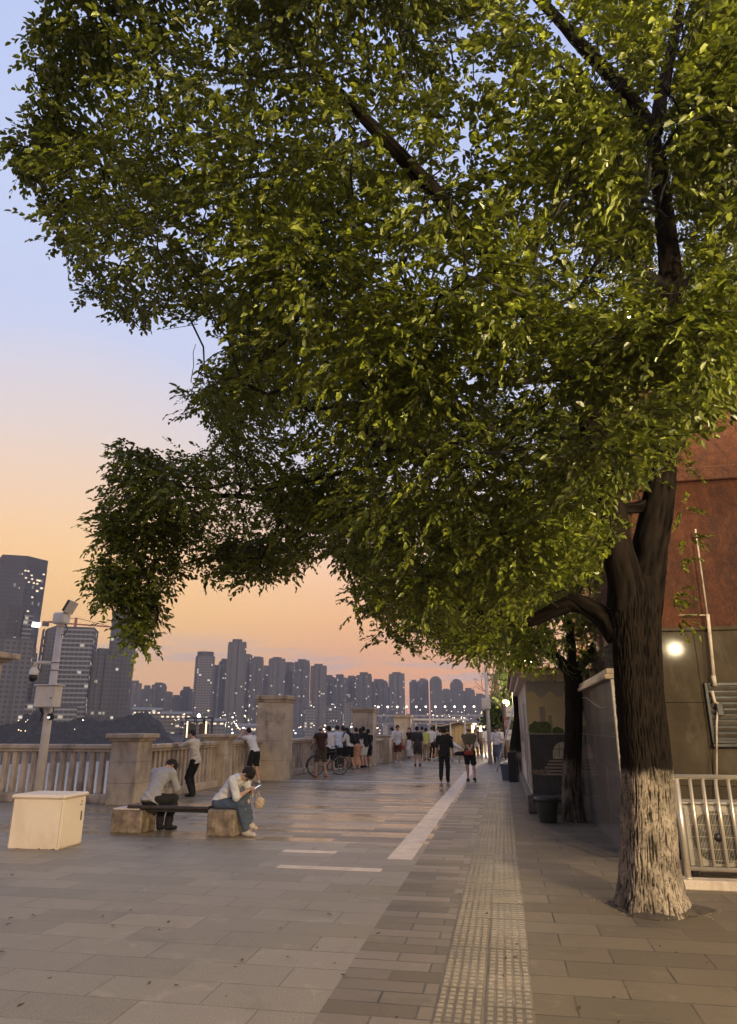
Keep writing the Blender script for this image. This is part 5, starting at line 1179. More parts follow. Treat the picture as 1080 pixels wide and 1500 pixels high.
def skyline():
    T = tower
    T('glass skyscraper with chamfered crown and bright white light band, tallest of the skyline', -34, 33, 822, 640, FGL, 'glass', rot=math.radians(8), depth=52)
    T('dark apartment slab in front of the glass skyscraper', -8, 13, 887, 560, FDK, 'slab', rot=.25)
    T('narrow dark block with white balconies leaning against the glass skyscraper', 13, 27, 897, 565, FBAL, 'slab', rot=.3, depth=14)
    T('broad residential block with rows of windows below the glass skyscraper', -15, 33, 936, 520, FA[0], 'slab', rot=.15)
    T('thin tower with spiky unfinished roof', 35, 46, 949, 600, FA[2], 'flat')
    T('dark slant roofed tower with lattice side behind the camera pole', 55, 82, 911, 610, FDK, 'slant', rot=.1)
    T('pale hotel tower striped with white balconies', 80, 130, 921, 560, FBAL, 'slab', rot=-.15, depth=26)
    T('low dark block between the thin tower and the slanted one', 45, 58, 985, 560, FA[3], 'slab')
    T('dark stepped tower beside the tall dark slab', 128, 160, 950, 560, FDK, 'flat', rot=.2)
    T('tall dark slab tower hanging above with leaves over its top', 154, 190, 896, 590, FA[3], 'slab', rot=-.1)
    T('long white colonnaded podium on the hill crest', 2, 52, 1028, 530, FBAL, 'slab', rot=0., zb=-2, depth=18)
    T('shorter white colonnaded podium under the hotel tower', 78, 114, 1033, 530, FBAL, 'slab', rot=0., zb=-2, depth=18)
    mid = [(188, 206, 997, 1150, 1), (207, 223, 1004, 1050, 3), (222, 242, 1000, 1080, 1), (240, 253, 1013, 1000, 3), (251, 266, 1018, 1000, 0), (264, 282, 1006, 1020, 3),
           (309, 321, 974, 1120, 1), (318, 333, 965, 1090, 0), (353, 367, 958, 1140, 1), (365, 384, 962, 1120, 0), (382, 394, 975, 1180, 3), (392, 416, 963, 1100, 1), (413, 430, 970, 1130, 0),
           (430, 453, 966, 1080, 1), (454, 478, 973, 1100, 0), (475, 490, 989, 1200, 3), (488, 508, 988, 1150, 1), (506, 524, 990, 1200, 0), (522, 545, 985, 1160, 1), (543, 568, 995, 1190, 3), (563, 573, 1006, 1250, 1)]
    lab = ['brownish tower with scattered lit windows', 'grey residential tower with vertical recesses', 'pale apartment tower', 'bluish tower block']
    near = {188: 'just past the hanging leaves', 207: 'low on the skyline past the hanging leaves', 222: 'with flat top, between two lower blocks', 240: 'small, squeezed between taller neighbours', 251: 'low, before the rounded pale tower', 264: 'shading the foot of the rounded pale tower', 309: 'stepping up to the tallest central tower', 318: 'touching the tallest central tower', 353: 'stepping down from the tallest central tower', 365: 'second down from the tallest central tower', 382: 'narrow, above the tall stone pillar', 392: 'wide, rising above the tall stone pillar', 413: 'rising behind the edge of the tall stone pillar', 430: 'broad, beside the bright sky slit', 454: 'just past the bright sky slit', 475: 'narrow, above the cyclist', 488: 'above the white shirted onlookers', 506: 'above the woman in peach skirt', 522: 'above the second tall stone pillar', 543: 'flat topped, next to the lone high tower', 563: 'thin, crowding the lone high tower'}
    for x0, x1, yt, D, k in mid: T(lab[k]+' '+near[x0], x0, x1, yt, D, FA[k], 'flat')
    T('pale rounded tower with close horizontal rows of windows', 283, 311, 955, 900, FA[2], 'round', rot=.05)
    T('tallest of the central residential towers', 330, 357, 937, 1030, FA[0], 'flat', rot=.05)
    T('lone high residential tower above the low pillar', 570, 593, 985, 1250, FA[1], 'flat', rot=.1)
    T('residential tower with notched roof beside the sky gap', 600, 614, 996, 1350, FA[3], 'flat'); T('taller half of the notched pair of towers', 612, 628, 994, 1340, FA[1], 'flat')
    T('dome topped tower nearer the lone high tower', 630, 648, 991, 1300, FA[1], 'dome', rot=0.); T('dome topped tower with yellow lit windows', 660, 679, 995, 1300, FA[3], 'dome', rot=0.)
    T('plain block between the two dome topped towers', 646, 662, 1009, 1400, FA[1], 'flat'); T('stepped block after the second dome', 678, 696, 1008, 1330, FA[3], 'flat'); T('low round shouldered block behind the tall grey pole', 694, 712, 1016, 1350, FA[3], 'flat'); T('last low block before the bare tree', 708, 732, 1021, 1400, FA[1], 'flat')
    low = [(446, 463, 1036, 800, 2), (479, 499, 1034, 820, 2), (500, 518, 1028, 840, 0), (380, 394, 1044, 760, 2), (566, 582, 1040, 900, 1), (595, 612, 1046, 950, 2), (288, 306, 1046, 720, 3), (410, 424, 1042, 800, 1)]
    ln = ['pale low block of lit windows behind the cyclist', 'pale lit block above the pale blue shirt', 'brightly windowed low block above the backpack woman', 'low pale block beside the tall stone pillar', 'low grey block over the low stone pillar', 'small lit block beside the farthest tall pillar', 'low bluish block under the rounded pale tower', 'low grey block between tall pillar and cyclist']
    for (x0, x1, yt, D, k), l in zip(low, ln): T(l, x0, x1, yt, D, FA[k], 'slab', group='low blocks on the far bank', zb=-8, name='apartment_block')
skyline()
def crane():
    c = atD(112, 905, 640); t = thing('tower_crane', 'thin red tower crane above the hotel tower', 'crane', (c[0], c[1], 0)); a = -math.atan2(c[0], c[1]); t.rotation_euler = (0, 0, a+.2)
    r = mat('crane_red', (.30, .09, .05), None, 1, .6, bmp=0)
    z = c[2]-6; mb = MB(); mb.box((-1, -1, 60), (1, 1, z+6)); mb.build('mast', r, t)
    mb = MB(); mb.box((-26, -.7, z), (34, .7, z+1.1)); mb.tube([(0, 0, z+6), (28, 0, z+1)], .25, 4); mb.tube([(0, 0, z+6), (-22, 0, z+1)], .25, 4); mb.build('jib', r, t)
    mb = MB(); mb.box((-26, -1.2, z-3), (-21, 1.2, z)); mb.build('counterweight', MROOF, t)
crane()
def bridge():
    D = 520; A = atD(548, 1052, D); B = atD(716, 1052, D); d = B-A; d[2] = 0; Ln = float(np.linalg.norm(d)); rz = math.atan2(d[1], d[0])
    t = thing('bridge', 'long steel truss bridge with a row of lamps on its deck', 'bridge', (A[0], A[1], 0), rz); m = mat('bridge_steel', (.30, .27, .25), None, .3, .6, bmp=0)
    zt = A[2]+2.2; mb = MB(); mb.box((0, -5, zt-1.0), (Ln, 5, zt)); mb.build('deck', m, t)
    mb = MB(); n = int(Ln/5)
    for k in range(n): x = k*Ln/n; mb.tube([(x, -5, zt-1), (x+Ln/n/2, -5, zt-6), (x+Ln/n, -5, zt-1)], .28, 4)
    mb.box((0, -5.3, zt-6.4), (Ln, -4.7, zt-5.8)); mb.build('truss', m, t)
    for k in range(5): mb = MB(); x = Ln*(k+.5)/5; mb.box((x-1.6, -3, -17), (x+1.6, 3, zt-6.41)); mb.build('pier', m, t)
    for k in range(12):
        x = Ln*(k+.5)/12; mb = MB(); mb.tube([(x, -4, zt), (x, -4, zt+5.2)], .22, 5); lp = mb.build('lamp_post', m, t)
        mb = MB(); mb.ball((x, -4, zt+5.6), (.75, .75, .6), 8); mb.build('lamp', emit('bridge_lamp', (1., .85, .6), 5.) if k == 0 else bpy.data.materials['bridge_lamp'], lp)
bridge()
def pavilion():
    D = 62.; a = atD(292, 1066, D); t = thing('lookout_cabin', 'small lit lookout cabin on posts beyond the balustrade behind the old man', 'cabin', (a[0], a[1], 0)); t.rotation_euler = (0, 0, .35)
    z0 = atD(292, 1084, D)[2]; z1 = atD(292, 1053, D)[2]; W = 1.05
    for x in (-W, -.35, .35, W):
        for y in (-.9, .9): mb = MB(); mb.tube([(x, y, -16), (x, y, z1)], .045, 6); mb.build('post', M['dark_metal'], t)
    mb = MB(); mb.box((-W-.15, -1.1, z1), (W+.15, 1.1, z1+.12), .03); mb.build('roof', M['dark_metal'], t)
    mb = MB(); mb.box((-W-.1, -1.05, z0-.12), (W+.1, 1.05, z0), .02); mb.build('floor', M['dark_metal'], t)
    mb = MB(); mb.box((-W+.1, -.95, z0+.5), (-.38, -.93, z1-.35)); mb.build('green_panel', mat('dark_green', (.012, .022, .016), None, 3, .4, bmp=0), t)
    mb = MB(); mb.box((.05, -.95, z0+.5), (.85, -.93, z1-.35)); mb.build('red_panel', mat('dark_red', (.035, .014, .010), None, 3, .4, bmp=0), t)
    mb = MB(); mb.ball((-.05, -.5, z1+.25), .13, 8); mb.build('lamp', emit('cabin_lamp', (1., .9, .7), 20.), t)
    mb = MB(); mb.tube([(.62, -1.0, z0+.2), (.62, -1.0, z1-.2)], .06, 6); mb.tube([(-.9, -1.0, z0+.2), (-.9, -1.0, z1-.2)], .05, 6); mb.build('tube_light', emit('tube_light', (1., .75, .4), 1.3), t)
pavilion()
def city_lights():
    r = random.Random(21)
    m = [emit('city_light_warm', (1., .68, .34), 3.2), emit('city_light_white', (1., .93, .82), 3.6)]
    mb = MB()
    def sp(px, py, D, s): c = atD(px, py, D); k = r.random() < .45; mb.add([c+np.array(q)*s for q in ((1, 0, 0), (-1, 0, 0), (0, 1, 0), (0, -1, 0), (0, 0, .8), (0, 0, -.8))], [(0, 2, 4), (2, 1, 4), (1, 3, 4), (3, 0, 4), (2, 0, 5), (1, 2, 5), (3, 1, 5), (0, 3, 5)], 1 if k else 0)
    for i in range(210):
        px = r.gauss(285, 55); py = np.clip(r.gauss(1058, 8), 1036, 1080)
        if px > 205: sp(px, py, r.uniform(650, 690), r.uniform(.3, .85)*abs(r.gauss(.75, .35)))
    for i in range(60): sp(r.uniform(340, 560), np.clip(r.gauss(1068, 4), 1058, 1077), 690, r.uniform(.35, 1.05))
    for i in range(36): sp(r.uniform(360, 640), r.uniform(1030, 1062), 700, r.uniform(.25, .6))
    for i in range(9): sp(r.choice((27, 30, 37, 40, 110, 120))+r.uniform(-3, 3), 1056+r.uniform(-2, 3)+(12 if r.random() < .3 else 0), 425, r.uniform(.2, .42))
    for i in range(40): sp(r.gauss(670, 25), r.uniform(1040, 1062), 500, r.uniform(.15, .45))
    tag(mb.build('city_lights', m), 'scatter of street lights on the far bank', 'lights', kind='stuff')
    # long sheds with pale lit roofs at the foot of the towers
    for i, (x0, x1, y, D, l) in enumerate(((196, 236, 1040, 640, 'long pale lit roof next to the dark hill'), (236, 280, 1046, 660, 'pale lit roof under the low city blocks'), (270, 330, 1056, 640, 'lit market roof behind the lookout cabin'), (350, 376, 1064, 640, 'low lit shed behind the photographing man'))):
        c = atD((x0+x1)/2, y, D); zc = (c-CAMP)@FV; W = (x1-x0)/1000*zc; t = thing('shed', l, 'shed', (c[0], c[1], -8), -math.atan2(c[0], c[1]), 'lit sheds on the far bank')
        mb = MB(); mb.box((-W/2, 0, 0), (W/2, 14, c[2]+8)); mb.build('wall', FA[2], t)
        mb = MB(); mb.add([(-W/2-1, -1, c[2]+8.02), (W/2+1, -1, c[2]+8.02), (W/2+1, 15, c[2]+10.5), (-W/2-1, 15, c[2]+10.5), (-W/2-1, 15, c[2]+8.02), (W/2+1, 15, c[2]+8.02)], [(0, 1, 2, 3), (0, 4, 5, 1), (3, 2, 5, 4), (0, 3, 4), (1, 5, 2)]); mb.build('roof', mat('lit_roof', (.2, .19, .17), None, .3, .7, bmp=0) if i == 0 else bpy.data.materials['lit_roof'], t)
        mb = MB(); [mb.box((-W/2+W*(k+.2)/6, -.6, c[2]+5), (-W/2+W*(k+.7)/6, -.4, c[2]+6.4)) for k in range(6)]; mb.build('window', emit('shed_window', (1., .74, .40), .6) if i == 0 else bpy.data.materials['shed_window'], t)
city_lights()
# ------------------------------------------------------------------ trees
def leaf_mat(name, a, b_, trans=.3):
    m, nt, b = newmat(name)
    at = N(nt, 'ShaderNodeAttribute'); at.attribute_name = 'tone'
    col = ramp(nt, at.outputs['Fac'], [(0., a), (.75, b_), (1., tuple(min(1, x*1.5) for x in b_))])
    L(nt, col, b.inputs['Base Color']); b.inputs['Roughness'].default_value = .42; b.inputs['Specular IOR Level'].default_value = .45
    tr = N(nt, 'ShaderNodeBsdfTranslucent'); L(nt, mixc(nt, .5, col, (.10, .12, .01)), tr.inputs[0])
    mx = N(nt, 'ShaderNodeMixShader'); mx.inputs[0].default_value = trans; L(nt, b.outputs[0], mx.inputs[1]); L(nt, tr.outputs[0], mx.inputs[2])
    L(nt, mx.outputs[0], nt.nodes['Material Output'].inputs[0]); return m
M['leaf'] = leaf_mat('camphor_leaf', (.050, .060, .007), (.185, .215, .015))
M['leaf_far'] = leaf_mat('far_leaf', (.045, .07, .014), (.10, .14, .03), .35)
def bark_mat(name, paint_h, base=(.011, .008, .006), hi=(.021, .0155, .011), white=(.41, .335, .245), amount=1.):
    m, nt, b = newmat(name); v = ocoord(nt)
    at = N(nt, 'ShaderNodeAttribute'); at.attribute_name = 'ridge'
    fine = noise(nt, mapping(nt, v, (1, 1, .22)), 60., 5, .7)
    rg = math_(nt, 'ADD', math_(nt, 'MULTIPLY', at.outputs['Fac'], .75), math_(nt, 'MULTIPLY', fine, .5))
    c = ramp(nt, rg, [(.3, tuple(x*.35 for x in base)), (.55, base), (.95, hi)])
    z = N(nt, 'ShaderNodeSeparateXYZ'); L(nt, v, z.inputs[0])
    zz = math_(nt, 'ADD', z.outputs[2], math_(nt, 'MULTIPLY', math_(nt, 'SUBTRACT', noise(nt, v, 7., 4), .5), .35))
    band = ramp(nt, math_(nt, 'SUBTRACT', paint_h, zz), [(0., 0.), (.12, 1.)])
    worn = ramp(nt, noise(nt, mapping(nt, v, (1, 1, .6)), 48., 5, .75), [(.34, 0.), (.5, 1.)])
    big = ramp(nt, noise(nt, v, 4., 4), [(.35, .35), (.6, 1.)])
    w = math_(nt, 'MULTIPLY', band, math_(nt, 'MULTIPLY', worn, ramp(nt, rg, [(.36, .12), (.66, 1.)])))
    w = math_(nt, 'MULTIPLY', w, math_(nt, 'MULTIPLY', big, amount))
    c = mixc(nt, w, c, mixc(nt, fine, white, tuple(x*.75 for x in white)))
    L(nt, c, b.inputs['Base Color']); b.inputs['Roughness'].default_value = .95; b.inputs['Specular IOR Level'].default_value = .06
    bump(nt, b, fine, .6, .012); return m
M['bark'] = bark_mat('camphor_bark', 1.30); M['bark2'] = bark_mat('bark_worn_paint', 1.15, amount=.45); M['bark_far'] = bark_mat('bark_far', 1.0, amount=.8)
M['twig'] = mat('twig_bark', (.014, .010, .008), (.009, .007, .005), 12, .85, bmp=.2)

def trunk_mesh(name, path, radii, parent, m, origin, flare=.0, n=120, rows=200, amp=.014, freq=26.):
    """bark-ridged tapering trunk along a path; the ridge height is stored for the paint wear"""
    path = np.array(path, float); tt = np.linspace(0, 1, len(path)); ts = np.linspace(0, 1, rows)
    C = np.stack([np.interp(ts, tt, path[:, i]) for i in range(3)], 1)
    k = max(3, rows//12); ker = np.ones(k)/k
    for i in range(3): C[:, i] = np.convolve(np.pad(C[:, i], k, mode='reflect', reflect_type='odd'), ker, 'same')[k:-k]
    Rr = np.interp(ts, tt, radii); V = []; A = []
    for i in range(rows):
        t = C[min(i+1, rows-1)]-C[max(i-1, 0)]; t /= np.linalg.norm(t); a = np.array((1., 0, 0)); a -= t*(a@t); a /= np.linalg.norm(a); b = np.cross(t, a)
        h = C[i][2]-C[0][2]
        for j in range(n):
            an = 2*PI*j/n; ca, sa = math.cos(an), math.sin(an); r = Rr[i]
            x, y = ca*r, sa*r
            q = 1-abs(mnoise.noise((x*freq+h*.4, y*freq, h*freq*.09)))*2.2; q2 = 1-abs(mnoise.noise((x*freq*2.1, y*freq*2.1+7, h*freq*.22)))*2.
            rid = max(0, min(1, .65*q+.35*q2)); lob = 1+.05*math.sin(3*an+h*1.1)+.035*math.sin(5*an-h*.7)
            fl = flare*math.exp(-h/.16)*(1+.35*math.sin(5*an+1.)) if flare else 0
            rr_ = r*lob+fl+amp*(rid-.5); V.append(C[i]-origin+rr_*(ca*a+sa*b)); A.append(rid)
    F = [(i*n+j, i*n+(j+1) % n, (i+1)*n+(j+1) % n, (i+1)*n+j) for i in range(rows-1) for j in range(n)]
    return npmesh(name, V, F, m, parent, True, {'ridge': ('POINT', A)})

def in_poly(P, poly):
    x, y = P[:, 0], P[:, 1]; ins = np.zeros(len(P), bool); n = len(poly); j = n-1
    for i in range(n):
        xi, yi = poly[i]; xj, yj = poly[j]
        c = ((yi > y) != (yj > y)) & (x < (xj-xi)*(y-yi)/(yj-yi+1e-9)+xi); ins ^= c; j = i
    return ins
def projv(P):
    q = P-CAMP; f = q@FV; return np.stack([540+1000*(q@RV)/f, 750-1000*(q@UV)/f], 1), f
def unit(v): return v/(np.linalg.norm(v, axis=-1, keepdims=True)+1e-9)
def leaves_from_twigs(base, dirn, length, nl, size, g, droop=.55):
    """twigs as arrays -> leaf base points, directions, normals"""
    n = len(base); f = (np.arange(nl)+.6)/nl
    sag = np.zeros((n, nl, 3)); sag[:, :, 2] = -(f[None, :]**2)*length[:, None]*droop*.8
    P = base[:, None, :]+dirn[:, None, :]*length[:, None, None]*f[None, :, None]+sag
    s = unit(np.cross(dirn, np.array((0, 0, 1.)))+1e-6); sg = np.where(np.arange(nl) % 2, 1, -1)[None, :, None]
    D = dirn[:, None, :]*(.55+.5*f[None, :, None])+s[:, None, :]*sg*(.75-.3*f[None, :, None])+g.normal(0, .28, (n, nl, 3)); D[:, :, 2] -= droop*g.uniform(.4, 1.5, (n, nl))
    D = unit(D)
    U = np.zeros((n, nl, 3)); U[:, :, 2] = 1; U += g.normal(0, .45, (n, nl, 3))+dirn[:, None, :]*.2
    Nn = unit(U-D*(U*D).sum(-1, keepdims=True))
    return P.reshape(-1, 3), D.reshape(-1, 3), Nn.reshape(-1, 3)
def leaf_mesh(name, P, D, Nn, sz, m, parent, origin, g, wid=.60, tw=None):
    n = len(P); Sd = np.cross(Nn, D); L_ = sz*g.uniform(.6, 1.25, n); W = L_*wid*g.uniform(.85, 1.1, n)
    prof = [(0, 0, 0), (.32, .46, .10), (.70, .36, .06), (1., 0, -.10), (.70, -.36, .06), (.32, -.46, .10)]
    V = np.empty((n, 6, 3), np.float32); fold = g.uniform(.3, 1.6, n)
    for i, (a, w, h) in enumerate(prof):
        V[:, i] = P-origin+D*(L_*a)[:, None]+Sd*(W*w)[:, None]+Nn*(L_*h*(fold if h > 0 else 1.))[:, None]
    o = np.arange(n, dtype=np.int32)[:, None]*6
    F = np.concatenate([o+np.array([[0, 1, 2, 3]]), o+np.array([[0, 3, 4, 5]])], 0)
    tone = g.normal(.42, .17, n)
    if tw is not None: tone += np.repeat(tw, n//len(tw))
    tone = np.clip(tone, 0, 1)
    return npmesh(name, V.reshape(-1, 3), F, m, parent, False, {'tone': ('FACE', np.concatenate([tone, tone]))})
def grow(skel, lobes, thick, parent, origin, m, g, name='branch_crown'):
    """thin branches from the limb skeleton to every lobe, each lobe joined to the nearest node nearer the limbs"""
    nodes = [np.array(p) for p in skel]; par = [None]*len(nodes); S0 = np.array(skel)
    dist = np.array([np.min(np.linalg.norm(S0-l, axis=1)) for l in lobes]); order = np.argsort(dist); cost = [0.]*len(nodes)
    arr = np.array(nodes); cs = np.array(cost)
    for i in order:
        d = np.linalg.norm(arr-lobes[i], axis=1)+cs*.25; k = int(np.argmin(d)); par.append(k); arr = np.vstack([arr, lobes[i]]); cs = np.append(cs, cs[k]+np.linalg.norm(arr[k]-lobes[i]))
    cnt = np.ones(len(arr)); 
    for i in range(len(arr)-1, len(S0)-1, -1): cnt[par[i]] += cnt[i]
    mb = MB()
    for i in range(len(S0), len(arr)):
        a, b = arr[par[i]], arr[i]; l = np.linalg.norm(b-a)
        mid1 = a+(b-a)*.33+g.normal(0, .06*l, 3)+np.array((0, 0, .08*l)); mid2 = a+(b-a)*.68+g.normal(0, .06*l, 3)+np.array((0, 0, .06*l))
        r1 = thick*(cnt[i]+.8)**.42; r0 = r1*1.25; mb.tube([a-origin, mid1-origin, mid2-origin, b-origin], [r0, r0*.9, r1, r1*.8], 5, cap=False)
    return mb.build(name, m, parent)

SIL = [(70, -260), (58, 26), (44, 60), (30, 98), (44, 122), (52, 150), (40, 175), (4, 200), (2, 225), (22, 250), (30, 285), (62, 345), (100, 368), (112, 400), (112, 440), (130, 462), (180, 462), (196, 478), (216, 488), (238, 470), (246, 455), (300, 462), (335, 470), (350, 480), (322, 505), (340, 530), (318, 545), (296, 528), (276, 534), (280, 548), (306, 560), (300, 575), (264, 572), (262, 592), (292, 606), (314, 620), (318, 652), (262, 664), (212, 658), (190, 640), (170, 640), (166, 662), (174, 690), (156, 712), (152, 735), (132, 760), (126, 785), (142, 795), (148, 806), (120, 830), (124, 860), (128, 886), (142, 900), (172, 905), (176, 940), (194, 966), (226, 962), (252, 920), (250, 905), (238, 890), (244, 862), (262, 836), (288, 838), (312, 850), (346, 860), (400, 852), (424, 842), (452, 812), (476, 806), (490, 826), (498, 850), (510, 880), (508, 905), (532, 915), (566, 938), (590, 962), (606, 940), (640, 946), (664, 966), (700, 960), (730, 930), (790, 900), (850, 872), (890, 850), (905, 790), (930, 740), (985, 690), (1004, 655), (1045, 622), (1096, 600), (1170, 420), (1330, 260), (1330, -260)]
TB = np.array((1.33, 7.86, 0.))
def main_tree():
    g = np.random.default_rng(31)
    t = thing('camphor_tree', 'large spreading camphor tree with whitewashed trunk base, its crown filling the upper scene', 'tree', tuple(TB))
    W = lambda p: atY(p[0], p[1], p[2])
    path = [TB+np.array((0, 0, -.03)), np.array((1.345, 7.86, .4)), W((948, 1130, 7.84)), W((936, 1020, 7.82)), W((932, 940, 7.8)), W((930, 880, 7.8)), W((926, 850, 7.8))]
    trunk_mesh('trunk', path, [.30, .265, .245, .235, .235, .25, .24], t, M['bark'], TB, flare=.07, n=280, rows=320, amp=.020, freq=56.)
    limbs = [
        [(940, 905, 7.82, .20), (958, 800, 7.82, .185), (968, 700, 7.85, .165), (976, 600, 7.9, .15), (982, 480, 7.9, .14), (985, 400, 7.8, .13), (971, 310, 7.7, .112), (960, 190, 7.6, .105), (900, 112, 7.3, .085), (830, 45, 7., .07), (740, -60, 6.6, .05)],
        [(960, 192, 7.62, .095), (975, 110, 7.8, .082), (992, 30, 8., .068), (1010, -90, 8.2, .05)],
        [(918, 890, 7.78, .19), (905, 800, 7.6, .16), (890, 700, 7.3, .14), (850, 560, 6.9, .12), (760, 430, 6.4, .105), (690, 340, 6.1, .09), (620, 260, 5.7, .075), (560, 200, 5.4, .06), (470, 110, 5., .042), (400, 30, 4.7, .03), (350, -60, 4.4, .02)],
        [(690, 342, 6.1, .05), (600, 346, 6., .036), (500, 350, 6., .03), (400, 372, 5.9, .022), (320, 400, 5.8, .012)],
        [(620, 262, 5.7, .045), (520, 250, 5.8, .03), (350, 200, 5.5, .022), (200, 150, 5.2, .012)],
        [(560, 202, 5.4, .04), (430, 250, 5.2, .028), (310, 265, 5., .02), (190, 330, 4.8, .012)],
        [(470, 112, 5., .032), (330, 110, 4.8, .022), (200, 60, 4.7, .012)],
        [(905, 930, 7.84, .13), (880, 896, 7.9, .11), (845, 879, 8., .098), (812, 893, 8.1, .085), (775, 915, 8.3, .07), (700, 905, 8.5, .06), (645, 868, 8.6, .055), (605, 815, 8.6, .055), (500, 760, 8.4, .045), (400, 730, 8.1, .036), (300, 722, 7.9, .028), (225, 745, 7.7, .02), (205, 850, 7.6, .012)],
        [(968, 738, 7.84, .093), (930, 744, 7.75, .06), (880, 748, 7.5, .045), (780, 690, 7., .03), (640, 680, 6.5, .02)],
        [(978, 560, 7.9, .08), (900, 545, 7., .06), (780, 556, 6., .045), (620, 580, 5.3, .03), (450, 600, 4.9, .02)],
        [(984, 420, 7.8, .07), (945, 404, 7.6, .05), (900, 320, 7.3, .036), (880, 200, 7., .02)],
        [(983, 440, 7.85, .07), (1060, 360, 8., .05), (1130, 240, 8., .03)],
        [(780, 450, 6.5, .05), (640, 470, 6.2, .035), (480, 470, 5.8, .022), (380, 450, 5.6, .012)],
        [(850, 560, 6.9, .05), (700, 640, 6.4, .035), (520, 690, 6., .022), (380, 720, 5.8, .012)]]
    skel = []; vis = []
    for lm in limbs:
        P = [W(p) for p in lm]; R_ = [p[3] for p in lm]
        # smooth the polyline
        tt = np.linspace(0, 1, len(P)); ts = np.linspace(0, 1, (len(P)-1)*4+1); Q = np.stack([np.interp(ts, tt, np.array(P)[:, i]) for i in range(3)], 1)
        for _ in range(3): Q[1:-1] = (Q[:-2]+2*Q[1:-1]+Q[2:])/4
        rr = np.interp(ts, tt, R_); wob = g.normal(0, 1, (len(Q), 3)); Q[1:-1] += wob[1:-1]*(rr[1:-1]*.14)[:, None]
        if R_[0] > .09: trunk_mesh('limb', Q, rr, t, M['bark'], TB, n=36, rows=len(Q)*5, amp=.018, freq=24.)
        else: mb = MB(); mb.tube([q-TB for q in Q], rr, 9); mb.build('limb', M['twig'], t)
        skel += [q for q, r in zip(Q, rr) if r < .12 and q[2] > 2.9]; vis.append((Q, rr))
    # lobes: sample sight lines through the crown volume
    C = np.array((.9, 7.0, 6.3)); Re = np.array((5.7, 4.4, 3.9)); lob = []; rad = []; fr = []
    poly = np.array(SIL)
    step = 60
    def meet(px, py):
        d = ray(px, py); o = (CAMP-C)/Re; e = d/Re; a = e@e; b = o@e; c = o@o-1; q = b*b-a*c
        if q <= 0: return -b/a, -b/a, d
        return (-b-math.sqrt(q))/a, (-b+math.sqrt(q))/a, d
    for py in np.arange(-250, 980, step):
        for px in np.arange(-20, 1330, step):
            x, y = px+g.uniform(-.5, .5)*step, py+g.uniform(-.5, .5)*step
            if not in_poly(np.array([[x, y]]), poly)[0]: continue
            t1, t2, d = meet(x, y); dn = mnoise.noise((x*.006, y*.006, 3.))
            thin = .0
            if x < 360 and y < 270 and x > 70: thin = .72
            if 540 < x < 860 and 60 < y < 430: thin = .42
            if y < 0 or x > 1100: thin = .55
            if dn > .34 and 40 < y < 620: continue
            if t2-t1 < .6: fs = [0.]
            else: fs = [g.uniform(0, .07), g.uniform(.15, .45), g.uniform(.55, .95)]
            if x > 860 and -20 < y < 640: fs = fs+[g.uniform(.1, .5), g.uniform(.56, .75), g.uniform(.75, .95)]
            if y > 540 and x < 900: fs = fs+[g.uniform(.2, .6)]
            if 430 < y < 900 and x < 900: fs = fs+[g.uniform(.7, .98)]
            if y > 640 and x < 560: fs = fs+[g.uniform(0, .5)]
            for k, f in enumerate(fs):
                pp = CAMP+d*(t1+f*(t2-t1)); n3 = mnoise.noise((pp[0]*.85, pp[1]*.85, pp[2]*1.5+4.))+.35*mnoise.noise((pp[0]*2., pp[1]*2., pp[2]*3.))
                if len(fs) > 1 and g.random() < thin*.75: continue
                if len(fs) > 1 and n3 < (-.07+thin*.14) and not ((y > 430 or x > 850) and f > .55): continue
                p = CAMP+d*(t1+f*(t2-t1))+g.normal(0, .12, 3)
                if (p-CAMP)@FV < 3.6 or p[2] < 2.2: continue
                if p[0] > 1.5 and p[1] > 9.6: p = CAMP+d*(g.uniform(7.6, 9.5)/d[1])
                lob.append(p); rad.append(g.uniform(.32, .50)); fr.append(f)
    # the border: lobes that follow the outline
    for i in range(len(SIL)-1):
        a, b = np.array(SIL[i], float), np.array(SIL[i+1], float); n = max(1, int(np.linalg.norm(b-a)/26))
        if a[1] < -100 or a[0] > 1100: continue
        for k in range(n):
            q = a+(b-a)*(k+.5)/n; e = b-a; nn = np.array((-e[1], e[0]))/(np.linalg.norm(e)+1e-6)
            for off in (16, 34):
                w = q+nn*off*(1 if in_poly(np.array([q+nn*8]), poly)[0] else -1)
                if not in_poly(np.array([w]), poly)[0]: continue
                t1, t2, d = meet(*w); f = g.uniform(.25, .7); p = CAMP+d*(t1+f*(t2-t1))
                if p[2] < 2.0 or (p[0] > 1.7 and p[1] > 10.0): continue
                lob.append(p); rad.append(.24); fr.append(.5)
    lob = np.array(lob); rad = np.array(rad); kl = np.linalg.norm(lob-np.array((4.9, .9, 3.8)), axis=1) > 2.2; lob = lob[kl]; rad = rad[kl]
    grow(skel, lob, .0042, t, TB, M['twig'], g)
    # sprigs on the trunk
    spr = [atY(*p, 7.7) for p in ((1000, 745), (1006, 790), (996, 820), (990, 865), (985, 880), (985, 655), (1000, 690), (992, 905))]
    B = []; Dr = []; Ln = []
    for p, r in zip(lob, rad):
        n = int(g.uniform(.8, 1.2)*(42 if r > .26 else 17)); v = unit(g.normal(0, 1, (n, 3))*np.array((1, 1, .75))); B.append(p+v*np.array((1, 1, .6))*r*g.uniform(.25, .85, (n, 1))); v[:, 2] *= .6; v[:, 2] -= .10; Dr.append(unit(v)); Ln.append(g.uniform(.16, .36, n))
    for p in spr: n = 5; v = unit(g.normal(0, 1, (n, 3))+np.array((.6, -.6, 0))); B.append(np.tile(p, (n, 1))+v*.05); Dr.append(v); Ln.append(g.uniform(.12, .22, n))
